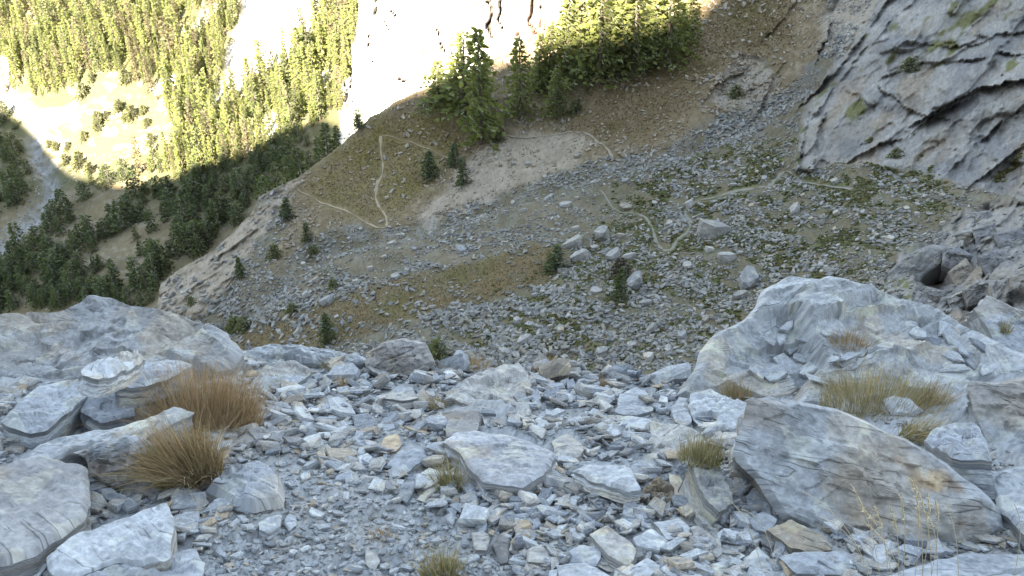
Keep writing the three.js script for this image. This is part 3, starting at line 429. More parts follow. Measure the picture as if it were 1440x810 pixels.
rock('boulder', 'rough humped grey rock standing up at the brink of the drop', 'boulder', { outline: [[516, 496], [540, 482], [568, 475], [596, 481], [609, 507], [598, 518], [576, 529], [534, 532], [516, 520]], anchor: [560, 530], lift: 0.08, n: [0, 0.72, 0.68], thick: 0.35, tint: [0.35, 0.345, 0.34], relief: 0.03, dome: 0.05, stain: 0.4, bevel: 0.03 });
rock('boulder', 'pale angular rock sloping up to the brink', 'boulder', { outline: [[627, 558], [657, 532], [690, 513], [729, 511], [748, 533], [742, 562], [722, 592], [701, 602], [687, 590], [668, 568], [640, 556]], lift: 0.1, tilt: [0.1, 0, 0.2], thick: 0.3, tint: WARM, relief: 0.04, detail: 1.2 });
rock('flat_rock', 'large flat blue grey slab lying in the middle of the rubble', 'slab', { outline: [[626, 619], [640, 608], [668, 603], [713, 610], [750, 621], [781, 635], [777, 649], [763, 664], [733, 680], [711, 678], [680, 671], [668, 661], [646, 633]], lift: 0.075, tilt: [0, 0, 0.04], thick: 0.09, tint: [0.45, 0.465, 0.49], relief: 0.016, detail: 1.3 });
rock('flat_rock', 'pale pointed slab bridging darker stones', 'slab', { outline: [[807, 657], [819, 653], [880, 653], [889, 661], [899, 682], [886, 687], [858, 678], [827, 669]], lift: 0.1, thick: 0.045, tint: PALE, relief: 0.008 });
rock('boulder', 'square grey block beside the small green tuft', 'boulder', { outline: [[908, 642], [916, 593], [963, 597], [982, 606], [990, 619], [958, 647], [924, 648]], lift: 0.12, tilt: [-0.1, 0, 0.25], thick: 0.2, tint: WARM, relief: 0.018 });
rock('boulder', 'upright split block with a dark side, standing at the small green tuft', 'boulder', { outline: [[972, 645], [983, 632], [1008, 641], [1032, 702], [1014, 714], [994, 695]], lift: 0.16, tilt: [0.35, 0, 0.25], thick: 0.2, tint: [0.36, 0.37, 0.36], relief: 0.015 });
rock('boulder', 'dark side of the upright split block, built as a separate slanting stone', 'boulder', { outline: [[948, 652], [974, 648], [993, 694], [966, 684]], lift: 0.1, tilt: [-0.4, 0, 0.1], thick: 0.15, tint: DARK });  // the dark side of the block above, added as its own piece in a dark tint
rock('boulder', 'pale rounded slab above a black gap beside the big stained boulder', 'boulder', { outline: [[968, 570], [974, 548], [999, 544], [1041, 561], [1059, 572], [1034, 594], [994, 600], [974, 583]], lift: 0.13, tilt: [0, 0, 0.15], thick: 0.16, tint: PALE, relief: 0.03 });
rock('boulder', 'tan brown block under the pale pointed slab', 'boulder', { outline: [[899, 691], [924, 667], [948, 685], [948, 698], [919, 714]], lift: 0.08, tilt: [0, 0, 0.35], thick: 0.15, tint: [0.3, 0.27, 0.22] });
const pxAt = (p) => Math.hypot(p.x, p.y - CAMY, p.z) / F;                  // metres per pixel there
// ---------------------------------------------------------------- loose stones on the ledge: the large ones by name and place, the rest by chance
const stoneSpots = [ // outline pixels, tint
  [[[496, 583], [518, 579], [535, 597], [529, 607], [507, 618], [498, 600]], DARK], [[[554, 608], [579, 600], [594, 597], [582, 618], [568, 623]], SLATE], [[[532, 628], [540, 614], [559, 608], [565, 622], [557, 632], [534, 637]], TAN],
  [[[543, 650], [576, 622], [598, 631], [602, 642], [571, 662], [548, 665]], SLATE], [[[557, 699], [568, 668], [582, 654], [588, 674], [573, 705]], DARK], [[[587, 700], [618, 668], [624, 677], [597, 704]], WARM], [[[583, 667], [604, 656], [623, 664], [615, 675], [596, 686], [584, 683]], PALE],
  [[[503, 672], [512, 664], [532, 671], [544, 687], [523, 686]], SLATE], [[[637, 667], [648, 661], [669, 679], [663, 697], [654, 689]], SLATE], [[[744, 600], [761, 579], [792, 586], [788, 595], [772, 598], [763, 615]], PALE], [[[791, 598], [802, 586], [816, 585], [835, 600], [819, 605], [799, 604]], PALE],
  [[[866, 577], [872, 553], [894, 543], [911, 550], [921, 575], [899, 581], [874, 582]], SLATE], [[[853, 583], [875, 581], [905, 586], [918, 591], [890, 611], [870, 601]], [0.42, 0.45, 0.48]], [[[842, 593], [858, 588], [873, 607], [862, 611], [850, 601]], PALE], [[[887, 650], [908, 645], [928, 657], [922, 667], [898, 680], [888, 669]], SLATE],
  [[[942, 572], [955, 557], [967, 558], [973, 590], [962, 598], [950, 591]], SLATE], [[[940, 664], [958, 667], [989, 710], [964, 722], [947, 703]], WARM], [[[890, 755], [916, 741], [942, 757], [927, 772], [899, 764]], PALE], [[[830, 750], [852, 738], [888, 760], [895, 775], [883, 792], [858, 778]], WARM],
  [[[921, 733], [955, 727], [973, 741], [969, 753], [938, 755]], PALE], [[[782, 792], [824, 789], [859, 808], [847, 820], [791, 820]], PALE], [[[796, 776], [815, 766], [844, 766], [843, 782], [836, 793], [800, 788]], SLATE], [[[972, 742], [980, 738], [1012, 757], [1017, 774], [1008, 780], [983, 764]], WARM], [[[776, 618], [799, 608], [823, 628], [813, 640], [783, 645]], WARM],
  [[[1081, 744], [1112, 729], [1160, 752], [1169, 771], [1146, 775], [1115, 767]], [0.38, 0.36, 0.32]], [[[1095, 780], [1121, 774], [1190, 774], [1210, 791], [1184, 805], [1123, 803]], SLATE], [[[1047, 697], [1062, 684], [1088, 707], [1084, 722], [1057, 717]], SLATE], [[[1052, 728], [1071, 718], [1092, 727], [1084, 744], [1062, 742]], SLATE], [[[1037, 672], [1054, 668], [1059, 682], [1046, 697]], SLATE],
  [[[133, 683], [156, 685], [193, 708], [178, 714], [156, 703]], SLATE], [[[144, 763], [167, 757], [165, 774], [150, 789], [142, 780]], WARM], [[[31, 812], [56, 778], [69, 777], [68, 791], [47, 812]], WARM], [[[69, 791], [83, 784], [95, 793], [89, 812], [69, 806]], SLATE], [[[61, 767], [78, 759], [95, 763], [89, 776], [69, 778]], SLATE], [[[540, 557], [557, 542], [579, 542], [588, 558], [568, 562]], SLATE], [[[622, 576], [671, 575], [677, 586], [668, 607], [629, 612]], [0.25, 0.25, 0.25]],
  [[[364, 733], [380, 726], [396, 724], [394, 738], [378, 748], [366, 742]], PALE], [[[398, 733], [406, 723], [416, 726], [416, 738], [406, 743]], PALE], [[[460, 700], [474, 692], [480, 704], [470, 712]], SLATE], [[[1046, 783], [1066, 768], [1090, 790], [1086, 812], [1052, 812]], PALE], [[[1000, 792], [1026, 784], [1040, 800], [1030, 815], [1002, 815]], PALE], [[[884, 800], [910, 782], [930, 796], [926, 815], [890, 815]], PALE], [[[740, 770], [760, 763], [776, 776], [770, 790], [744, 786]], WARM], [[[664, 748], [680, 745], [690, 752], [684, 772], [668, 770]], SLATE], [[[692, 764], [704, 748], [716, 756], [714, 788], [702, 790]], DARK], [[[514, 770], [528, 762], [534, 788], [526, 800], [514, 790]], WARM], [[[1174, 592], [1200, 586], [1230, 600], [1222, 616], [1190, 612]], PALE],
];
const loose = { group: 'loose slate stones strewn over the ledge' };
const tintWord = (t) => t === PALE ? 'pale grey' : t === DARK ? 'dark blue grey' : t === TAN || t[2] < 0.3 ? 'tan' : t === WARM ? 'buff grey' : 'blue grey';
for (const [outline, tint] of stoneSpots) { const us = outline.map((p) => p[0]), vs = outline.map((p) => p[1]), px = Math.sqrt((Math.max(...us) - Math.min(...us)) * (Math.max(...vs) - Math.min(...vs))), sz = px * pxAt(ledgeAt(us[0], vs[0])); rock('stone', `angular ${tintWord(tint)} slate stone lying in the rubble of the ledge`, 'stone', { outline, tint, ground: ledgeAt, lift: 0.2 * sz + 0.008, tilt: [0.24 * (hash3(outline[0][0] | 0, 1, 1) - 0.5), 0, 0.24 * (hash3(outline[0][1] | 0, 2, 1) - 0.3)], thick: 0.34 * sz, relief: 0.05 * sz, detail: 0.42, strataN: 3, bevel: 0.006, flare: 0.05, bulge: 0.07 }, loose.group + ', ' + tintWord(tint)); }
function chip(seed, flat, n = 15) {                                        // a split stone: hull of points in a flat box, edges chamfered by the extra points
  const r = rng(seed), pts = [], a = 0.5 + 0.4 * r(), sk = (r() - 0.5) * 0.5;
  for (let i = 0; i < n; i++) { const t = (i + r() * 0.7) / n * 6.283, q = 0.7 + 0.3 * r(), top = 0.8 + 0.2 * r(); const x = Math.cos(t) * 0.5 * q, z = Math.sin(t) * 0.5 * q * a, up = flat * 0.5 * (1 + sk * Math.cos(t)); pts.push(V(x * top, up, z * top), V(x, up * (r() - 0.4), z), V(x * (0.6 + 0.3 * r()), -flat * 0.5, z * 0.8)); }
  const g = new ConvexGeometry(pts), p = g.attributes.position, uv = [], col = []; let k = r();
  for (let i = 0; i < p.count; i++) { uv.push(p.getX(i) * 0.4 + k, p.getZ(i) * 0.4 + p.getY(i) * 0.5 + k * 3); col.push(1, 1, 1); }
  g.setAttribute('uv', new THREE.Float32BufferAttribute(uv, 2)); g.setAttribute('color', new THREE.Float32BufferAttribute(col, 3)); return g;
}
const chips = []; for (let i = 0; i < 14; i++) chips.push(chip(100 + i, 0.13 + 0.2 * hash3(i, 3, 3), 4 + i % 3));
const tintMats = [SLATE, SLATE, PALE, WARM, TAN, DARK, [0.45, 0.475, 0.5], [0.36, 0.37, 0.375]].map((t) => { const m = stoneMat.clone(); m.color.setRGB(...t); return m; });
const tintNames = ['blue grey', 'blue grey', 'pale grey', 'buff grey', 'tan', 'dark blue grey', 'light grey', 'dull grey'];
const qUp = V(0, 1, 0), M4 = new THREE.Matrix4(), Q = new THREE.Quaternion(), Q2 = new THREE.Quaternion(), E = new THREE.Euler();
function settle(n, yaw, tx, tz) { Q.setFromUnitVectors(qUp, n); E.set(tx, yaw, tz, 'YXZ'); Q2.setFromEuler(E); return Q.clone().multiply(Q2); }
const clearOf = (u, v, m) => covered.every((p) => { if (u < p.u0 - m || u > p.u1 + m || v < p.v0 - m || v > p.v1 + m) return true; return inside(p, u, v) < -m; });
for (const p of covered) { p.u0 = Math.min(...p.map((q) => q[0])); p.u1 = Math.max(...p.map((q) => q[0])); p.v0 = Math.min(...p.map((q) => q[1])); p.v1 = Math.max(...p.map((q) => q[1])); }
{
  const r = rng(77), kept = []; let tries = 0;
  while (kept.length < 252 && tries++ < 60000) {
    const u = -20 + r() * 1480, v = 500 + 330 * Math.pow(r(), 1.1), grav = inside(gravelZone, u, v) > 0, size = (grav ? 16 + 20 * r() * r() : kept.length < 150 ? 44 + 38 * r() : 30 + 18 * r());
    if (near(ledgeEdge, u, v)[0] > -2 || !clearOf(u, v, size * 0.22) || (u > 980 && v < 560) || (u < 330 && v < 560)) continue;
    if (kept.some((k) => Math.hypot(k[0] - u, (k[1] - v) * 1.3) < (k[2] + size) * 0.33)) continue;
    kept.push([u, v, size]);
    const p = ledgeAt(u, v), s = size * pxAt(p), gi = Math.floor(r() * chips.length), ti = [0, 1, 2, 3, 0, 5, 6, 7, 2, 6, 1, 4, 6, 2][Math.floor(r() * 14)];
    const m = new THREE.Mesh(chips[gi], tintMats[ti]); m.quaternion.copy(settle(ledgeNormal(u, v), r() * 6.28, (r() - 0.5) * 0.6, (r() - 0.4) * 0.6)); m.scale.set(s, s * (0.7 + 0.6 * r()), s); m.position.copy(p); m.position.y += s * 0.13;
    tag(put(m, 'stone'), `angular ${tintNames[ti]} slate stone lying in the rubble of the ledge`, 'stone', loose.group + ', ' + tintNames[ti]);
  }
}
function scatter(name, label, geos, mat, n, seed, pick, paint) {           // uncountable rubble
  const r = rng(seed), sets = geos.map(() => []);
  for (let i = 0, k = 0; k < n && i < n * 12; i++) { const s = pick(r); if (!s) continue; sets[Math.floor(r() * geos.length)].push([s, paint(r, s)]); k++; }
  const root = new THREE.Group(); root.userData.kind = 'stuff'; root.userData.label = label;
  geos.forEach((g, i) => { const im = new THREE.InstancedMesh(g, mat, sets[i].length); sets[i].forEach(([s, c], k) => { im.setMatrixAt(k, M4.compose(s.p, s.q, s.s)); im.setColorAt(k, c); }); im.name = 'rubble'; im.userData.kind = 'stuff'; root.add(im); });
  return put(root, name);
}
const rubbleMat = matte(0xffffff, { roughness: 0.93, map: rockMap, bumpMap: rockBump, bumpScale: 0.004 });
const smallChips = []; for (let i = 0; i < 7; i++) { const g = chip(300 + i, 0.16 + 0.3 * hash3(i, 3, 8), 4); g.deleteAttribute('color'); smallChips.push(g); }
const rockTint = (r, k = 1) => { const t = [SLATE, SLATE, SLATE, PALE, PALE, PALE, WARM, r() < 0.45 ? TAN : SLATE, DARK, [0.34, 0.35, 0.355]][Math.floor(r() * 10)], f = (0.8 + 0.4 * r()) * k; return new THREE.Color().setRGB(t[0] * f, t[1] * f, t[2] * f); };
const flatChips = []; for (let i = 0; i < 9; i++) { const g = chip(340 + i, 0.1 + 0.2 * hash3(i, 3, 8), 4 + i % 2); g.deleteAttribute('color'); flatChips.push(g); }
scatter('slate_rubble', 'broken slate plates piled between the larger stones of the ledge', flatChips, rubbleMat, 5600, 25, (r) => {
  const u = -40 + r() * 1520, v = 500 + r() * 330; if (near(ledgeEdge, u, v)[0] > -3 || inside(gravelZone, u, v) > -6 * r() || !clearOf(u, v, 2)) return null;
  const p = ledgeAt(u, v), s = (10 + 30 * Math.pow(r(), 2.2)) * pxAt(p), n = ledgeNormal(u, v); p.addScaledVector(n, s * (0.06 + 0.22 * r()));
  const up = r() < 0.12 ? 1.8 : 0.8; return { p, q: settle(n, r() * 6.28, (r() - 0.5) * up, (r() - 0.4) * up), s: V(s * 1.15, s * (0.7 + 0.7 * r()), s) };
}, (r) => rockTint(r));
scatter('gravel', 'small broken slate chips covering the ledge between the larger stones', smallChips, rubbleMat, 17000, 5, (r) => {
  const u = -40 + r() * 1520, v = 492 + r() * 350; if (near(ledgeEdge, u, v)[0] > 2) return null;
  const grav = inside(gravelZone, u, v) > 0, size = grav ? 2.2 + 13 * Math.pow(r(), 3) : 2.6 + 9 * Math.pow(r(), 2); if (!clearOf(u, v, -3)) { if (r() < 0.96) return null; }
  const p = ledgeAt(u, v), s = size * pxAt(p); const n = ledgeNormal(u, v); p.addScaledVector(n, s * 0.12);
  return { p, q: settle(n, r() * 6.28, (r() - 0.5) * 1.1, (r() - 0.5) * 1.1), s: V(s * 1.1, s * (0.5 + 0.6 * r()), s) };
}, (r) => rockTint(r));
// ---------------------------------------------------------------- trees and shrubs
function kites(list, fat = 0.42) {                                                   // list of [point, size, colour, axis] -> one geometry of small leaf faces
  const pos = [], col = [], nor = [], a = V(), b = V();
  for (const [p, s, c, ax, out] of list) {
    a.copy(ax).multiplyScalar(s); b.set(ax.y * 0.7 + 0.3, -ax.x * 0.5 + ax.z * 0.4, 0.6 - ax.y).cross(ax).normalize().multiplyScalar(s * fat);
    const q = [p.clone(), p.clone().addScaledVector(a, 0.45).add(b), p.clone().add(a), p.clone().addScaledVector(a, 0.45).sub(b)];
    for (const i of [0, 1, 2, 0, 2, 3]) { pos.push(q[i].x, q[i].y, q[i].z); col.push(...c); nor.push(out.x, out.y, out.z); }
  }
  const g = new THREE.BufferGeometry(); g.setAttribute('position', new THREE.Float32BufferAttribute(pos, 3)); g.setAttribute('color', new THREE.Float32BufferAttribute(col, 3)); g.computeVertexNormals(); return g;
}
function conifer(seed, { h = 1, r = 0.22, branches = 90, clumps = 8, per = 3, leaf = 0.05, low = 0.06, shape = 0.8, ca = [0.05, 0.07, 0.016], cb = [0.1, 0.115, 0.03], bare = 0 }) {
  const R = rng(seed), list = [], trunk = [], lean = V((R() - 0.5) * 0.05, 0, (R() - 0.5) * 0.05);
  const tr = new THREE.CylinderGeometry(0.004, 0.02, 1, 6, 4); tr.translate(0, 0.5, 0); { const p = tr.attributes.position; for (let i = 0; i < p.count; i++) { const y = p.getY(i); p.setX(i, p.getX(i) + lean.x * y * y); p.setZ(i, p.getZ(i) + lean.z * y * y); } } trunk.push(tr.toNonIndexed());
  for (let i = 0; i < branches; i++) {
    const t = low + (1 - low) * Math.pow((i + R()) / branches, 0.95), az = i * 2.399 + R() * 1.2, gap = 0.55 + 0.75 * R() * (0.7 + 0.3 * noise(t * 5, az, seed)), len = (r * Math.pow(1 - t, shape) + 0.012) * gap, d = V(Math.cos(az), 0, Math.sin(az)), droop = 0.25 + 0.5 * R() - 0.5 * t, base = V(lean.x * t * t, t, lean.z * t * t);
    if (i % 3 === 0 && t < 0.8) { const b = new THREE.CylinderGeometry(0.0015, 0.005, len, 3, 1); b.translate(0, len / 2, 0); b.applyQuaternion(new THREE.Quaternion().setFromUnitVectors(qUp, d.clone().setY(-droop * 0.5).normalize())); b.translate(base.x, base.y, base.z); trunk.push(b.toNonIndexed()); }
    const n = Math.max(2, Math.round(clumps * len / r + 1)), tone = R();
    for (let j = 0; j < n; j++) {
      const f = (j + 0.4 + R() * 0.6) / n; if (f < bare) continue;
      const p = base.clone().addScaledVector(d, len * f); p.y -= droop * len * f * f; p.x += (R() - 0.5) * len * 0.3; p.z += (R() - 0.5) * len * 0.3; p.y += (R() - 0.5) * 0.02;
      for (let k = 0; k < per; k++) { const ax = V(d.x * 0.7 + R() - 0.5, -0.35 + R() * 0.75, d.z * 0.7 + R() - 0.5).normalize(), m = clamp(tone * 0.6 + R() * 0.5), c = [lerp(ca[0], cb[0], m), lerp(ca[1], cb[1], m), lerp(ca[2], cb[2], m)]; list.push([p, leaf * (0.6 + 0.8 * R()), c, ax, d]); }
    }
  }
  const g = new THREE.Group(), tm = new THREE.Mesh(mergeGeometries(trunk), barkMat), cm = new THREE.Mesh(kites(list), leafMat); tm.name = 'trunk'; cm.name = 'crown'; g.add(tm, cm); return g;
}
const barkMat = matte(0xffffff); barkMat.color.setRGB(0.13, 0.105, 0.085);
const leafMat = new THREE.MeshPhysicalMaterial({ vertexColors: true, roughness: 0.9, transmission: 0.55, thickness: 0, side: THREE.DoubleSide });
const LARCH = { ca: [0.15, 0.19, 0.024], cb: [0.27, 0.3, 0.06] }, PINE = { ca: [0.048, 0.075, 0.01], cb: [0.115, 0.152, 0.024] };
const larchNear = [1, 2, 3, 4].map((s) => conifer(s, { ...LARCH, r: 0.27 + 0.03 * (s - 2), shape: 0.6 + 0.08 * s, branches: 115, clumps: 8, per: 3, leaf: 0.042 }));
const larchFar = [11, 12, 13, 14, 15].map((s) => conifer(s, { ...(s === 15 ? { ca: [0.14, 0.12, 0.045], cb: [0.22, 0.19, 0.075] } : s === 13 ? { ca: [0.1, 0.145, 0.022], cb: [0.19, 0.225, 0.045] } : LARCH), r: 0.12 + 0.025 * (s - 11), branches: 56, clumps: 4, per: 3, leaf: 0.05 }));
const pineFar = [21, 22, 23, 24].map((s) => conifer(s, { ...PINE, r: 0.27 + 0.05 * (s - 21), branches: 64, clumps: 5, per: 3, leaf: 0.07, shape: 0.5 + 0.1 * (24 - s), low: 0.02 }));
const pineNear = [31, 32].map((s) => conifer(s, { ...PINE, r: 0.3, branches: 110, clumps: 8, per: 4, leaf: 0.045, shape: 0.7, low: 0.02 }));
const bushKinds = [41, 42, 43].map((s) => conifer(s, { ca: [0.1, 0.12, 0.025], cb: [0.2, 0.21, 0.055], r: 0.55, branches: 60, clumps: 6, per: 3, leaf: 0.12, shape: 0.45, low: 0.0 }));
const shrubDark = conifer(51, { ca: [0.06, 0.05, 0.02], cb: [0.1, 0.07, 0.035], r: 0.45, branches: 60, clumps: 6, per: 3, leaf: 0.11, shape: 0.45, low: 0 });
function plant(kind, name, label, category, group, base, height, width, turn, tilt = 0) {
  const o = kind.clone(); o.position.copy(base); o.position.y -= height * 0.02; o.scale.set(width, height, width); o.rotation.set(0, turn, tilt); put(o, name); return tag(o, label, category, group);
}
const R1 = rng(404);
// larches on the spur: base pixel, height in pixels, label
for (const [u, v, hp, wf, label] of [
  [653, 162, 106, 1.45, 'tall larch with sunlit tip on the grassy spur, its trunk showing between boughs'], [677, 204, 146, 1.0, 'tallest larch on the spur, dark boughs reaching down to the footpath'], [618, 152, 62, 1.9, 'bushy larch at the left flank of the tall spur larches'],
  [732, 172, 104, 1.05, 'slender shaded larch standing alone between the tall larches and the grove'], [783, 167, 64, 1.35, 'small conical larch in front of the grove on the scree'],
]) { const b = slopeAt(u, v), m = hp * pxAt(b) * 1.06; plant(larchNear[R1() * 4 | 0], 'larch_tree', label, 'tree', undefined, b, m, m * wf, R1() * 6.28); }
for (const [u, v, hp] of [[758, 128, 74], [772, 122, 80], [795, 120, 112], [815, 112, 124], [842, 122, 134], [872, 108, 104], [890, 112, 118], [916, 100, 92], [936, 98, 108], [952, 80, 66], [966, 58, 62], [850, 90, 110], [888, 88, 104]]) {
  const b = slopeAt(u, v), m = hp * pxAt(b) * 1.06; plant(larchNear[R1() * 4 | 0], 'larch_tree', 'larch in the dense grove above the scree, sunlit above and shaded below', 'tree', 'larches of the grove on the slope', b, m, m * (1.0 + 0.4 * R1()), R1() * 6.28);
}
for (const [u, v, hp, wf, kind, label] of [
  [605, 248, 36, 0.95, 2, 'round dark shrub on the olive grass of the spur'], [640, 232, 30, 0.9, 2, 'upper bush of the leaning pair below the spur path'], [652, 262, 38, 0.75, 2, 'lower bush of the leaning pair below the spur path'], [405, 308, 30, 0.9, 2, 'dark shrub beside the path where it leaves the spur'], [434, 340, 26, 0.9, 2, 'dark shrub on the scree below the spur path'],
  [387, 364, 18, 1.1, 3, 'low bush at the top of the pale spur cliff'], [340, 392, 28, 0.7, 1, 'small upright conifer on the pale spur cliff'], [463, 488, 44, 0.7, 1, 'dark little conifer on the brown grassy bank'], [785, 378, 36, 1.3, 2, 'wide green juniper bush beside the pale boulders'], [872, 424, 46, 0.7, 2, 'dark green bush below a red brown one among boulders'], [872, 390, 24, 1.3, 4, 'red brown withered bush among the boulders'],
  [440, 350, 12, 1.4, 3, 'low green bush in the scree near the stream'], [330, 456, 24, 1.1, 3, 'green bush at the edge of the brown bank above the rounded boulder'], [345, 462, 20, 1.2, 3, 'spreading bush beside the rounded boulder at the drop'], [412, 438, 14, 1.5, 3, 'low bush at the stream bed'], [470, 402, 16, 1.2, 3, 'small bush above the brown bank'], [620, 512, 30, 1.3, 3, 'green shrub just below the brink'], [1260, 222, 12, 1.6, 3, 'dark low shrub at the foot of the rock wall'], [810, 160, 18, 1.0, 3, 'small bush on the scree below the grove'],
  [700, 202, 16, 1.2, 3, 'small bush beside the spur path under the tallest larch'], [505, 178, 18, 1.1, 2, 'bush at the crest of the spur'], [270, 428, 12, 1, 3, 'tiny bush on the pale spur cliff'], [1278, 100, 14, 1.7, 3, 'green cushion on the rock wall'], [1035, 138, 16, 1.4, 3, 'dark bush under the brown crag'],
]) { const b = slopeAt(u, v), m = hp * pxAt(b) * 1.08, k = kind === 1 ? pineNear[R1() * 2 | 0] : kind === 4 ? shrubDark : kind === 2 ? pineNear[R1() * 2 | 0] : bushKinds[R1() * 3 | 0]; plant(k, kind === 1 ? 'small_conifer' : 'bush', label, kind === 1 ? 'tree' : 'bush', undefined, b, m, kind === 2 || kind === 1 ? m * wf * 1.6 : m * wf, R1() * 6.28); }
{ // trees standing behind the spur's edge
  for (const [u, v, hp, D] of [[424, 262, 56, 84], [408, 262, 44, 86], [392, 268, 40, 90], [462, 222, 50, 86], [450, 226, 36, 88], [476, 210, 34, 88], [374, 290, 44, 92], [505, 182, 28, 86]]) { const b = at(u, v, D), m = hp * pxAt(b); plant(pineFar[R1() * 4 | 0], 'pine_tree', 'dark conifer growing just behind the edge of the spur', 'tree', 'conifers behind the spur edge', b, m, m * 1.1, R1() * 6.28); }
}
const shadedWood = [[[70, 300], [110, 262], [170, 250], [240, 252], [300, 240], [360, 210], [430, 190], [440, 232], [400, 262], [352, 305], [300, 352], [226, 398], [220, 440], [-30, 440], [-30, 300], [30, 310]], [[-30, 160], [14, 166], [48, 190], [44, 250], [20, 300], [-30, 330]]];
const litWood = [[-30, -30], [500, -30], [502, 60], [490, 110], [480, 160], [440, 190], [390, 205], [330, 228], [270, 246], [226, 250], [196, 244], [250, 205], [236, 150], [190, 112], [130, 108], [104, 130], [60, 140], [20, 132], [-30, 100]];
const openIn = (polys, u, v, m) => polys.every((p) => inside(p, u, v) < m);
function grove(seed, n, gap, test, kinds, hMin, hMax, wide, name, label, group, keep) {
  const r = rng(seed), got = []; for (let i = 0; i < n * 30 && got.length < n; i++) { const [u, v] = [-40 + r() * 560, -40 + r() * 490]; if (!test(u, v, r)) continue; if (got.some((k) => Math.abs(k[0] - u) < gap && Math.abs(k[1] - v) < gap * 0.6)) continue; got.push([u, v]); }
  got.sort((a, b) => b[1] - a[1]);
  const rest = kinds.map(() => []);
  got.forEach(([u, v], i) => { const b = valleyAt(u, v), m = lerp(hMin, hMax, r()) * (0.75 + 0.5 * r()), k = r() * kinds.length | 0, w = m * wide * (0.8 + 0.4 * r()), turn = r() * 6.28; if (i < keep) plant(kinds[k], name, label, 'tree', group, b, m, w, turn); else rest[k].push(M4.clone().compose(b.setY(b.y - 0.2), Q.clone().setFromAxisAngle(qUp, turn), V(w, m, w))); });
  return rest;
}
function woodStuff(rest, kinds, name, label) {
  const root = new THREE.Group(); root.userData.kind = 'stuff'; root.userData.label = label;
  rest.forEach((ms, i) => { for (const part of kinds[i].children) { const im = new THREE.InstancedMesh(part.geometry, part.material, ms.length); ms.forEach((m, k) => im.setMatrixAt(k, m)); im.name = part.name + 's'; im.userData.kind = 'stuff'; root.add(im); } });
  put(root, name);
}
grove(9, 260, 6, (u, v, r) => shadedWood.some((p) => inside(p, u, v) > 0) && (openIn(glades, u, v, -3) || r() < 0.14) && Math.abs(near(riverLine, u, v)[0]) > 17 && near(spurEdge, u, v)[0] < -4, pineFar, 2.6, 6.6, 1.25, 'pine_tree', 'dark conifer in the shaded wood on the valley floor', 'conifers of the shaded valley wood', 300);
{ const r = rng(31); for (let i = 0, k = 0; k < 22 && i < 900; i++) { const u = 70 + r() * 150, v = 112 + r() * 140; if (inside(meadow, u, v) < 2 || Math.abs(near(riverLine, u, v)[0]) < 10) continue; const b = valleyAt(u, v), m = 1.6 + 2.4 * r(); plant(bushKinds[r() * 3 | 0], 'bush', 'small round bush on the sunlit pale meadow by the stream', 'bush', 'bushes of the sunlit meadow', b, m, m * 1.1, r() * 6.28); k++; } }
const rest = grove(10, 900, 5.5, (u, v, r) => inside(litWood, u, v) > 0 && openIn([whiteGully, leafClear, ...gravelSpots], u, v, 0) && (openIn([whiteGully, leafClear, ...gravelSpots], u, v, -4) || r() < 0.4), larchFar, 4.2, 10.5, 1.0, 'larch_tree', 'sunlit larch of the wood on the far mountainside', 'larches of the sunlit mountainside', 270);
woodStuff(rest, larchFar, 'far_wood', 'far sunlit larch wood reaching up the mountainside');
// ---------------------------------------------------------------- boulders and rubble on the slope beyond the drop
const boulderSpots = [[808, 340, 34], [815, 358, 30], [848, 328, 36], [873, 332, 15], [837, 347, 14], [863, 358, 24], [885, 360, 20], [893, 393, 36], [792, 380, 17], [838, 412, 18], [907, 425, 20], [803, 443, 14], [727, 455, 15], [917, 457, 22], [795, 288, 18], [882, 278, 20], [648, 353, 20], [557, 388, 18], [552, 333, 13], [710, 303, 11], [773, 268, 17], [605, 315, 10], [737, 302, 13], [810, 318, 17], [942, 312, 15], [922, 277, 11], [1003, 323, 42], [1050, 390, 44], [1020, 363, 27], [998, 352, 15], [1250, 337, 15], [1117, 300, 20], [970, 287, 20], [968, 373, 23], [1040, 357, 11], [1017, 232, 12], [1173, 260, 13], [1070, 413, 17], [1040, 420, 20], [845, 497, 26], [912, 500, 25], [737, 486, 25], [710, 500, 20], [788, 471, 15], [890, 480, 18], [941, 486, 18], [960, 470, 16], [418, 468, 14], [460, 422, 26], [430, 414, 16], [444, 392, 14], [520, 372, 14], [500, 392, 16], [540, 360, 12], [743, 230, 12], [812, 222, 11]];
const midMats = [[0.36, 0.355, 0.335], [0.43, 0.42, 0.395], [0.33, 0.335, 0.335], [0.37, 0.335, 0.28]].map((t) => { const m = stoneMat.clone(); m.color.setRGB(...t); return m; }), midNames = ['grey', 'pale', 'blue grey', 'tan'];
const bigChips = []; for (let i = 0; i < 6; i++) bigChips.push(chip(500 + i, 0.4 + 0.25 * hash3(i, 5, 5), 6));
function slopeBoulder(u, v, px, r, label, group) {
  const p = slopeAt(u, v + px * 0.2), s = px * pxAt(p), ti = [0, 0, 1, 2, 1, 3][r() * 6 | 0], m = new THREE.Mesh(bigChips[r() * 6 | 0], midMats[ti]);
  m.quaternion.copy(settle(slopeNormal(u, v), r() * 6.28, (r() - 0.5) * 0.6, (r() - 0.5) * 0.6)); m.scale.set(s * 1.15, s * (0.8 + 0.5 * r()), s * 1.15); m.position.copy(p); m.position.y += s * 0.1;
  tag(put(m, 'scree_boulder'), label(ti), 'boulder', group);
}
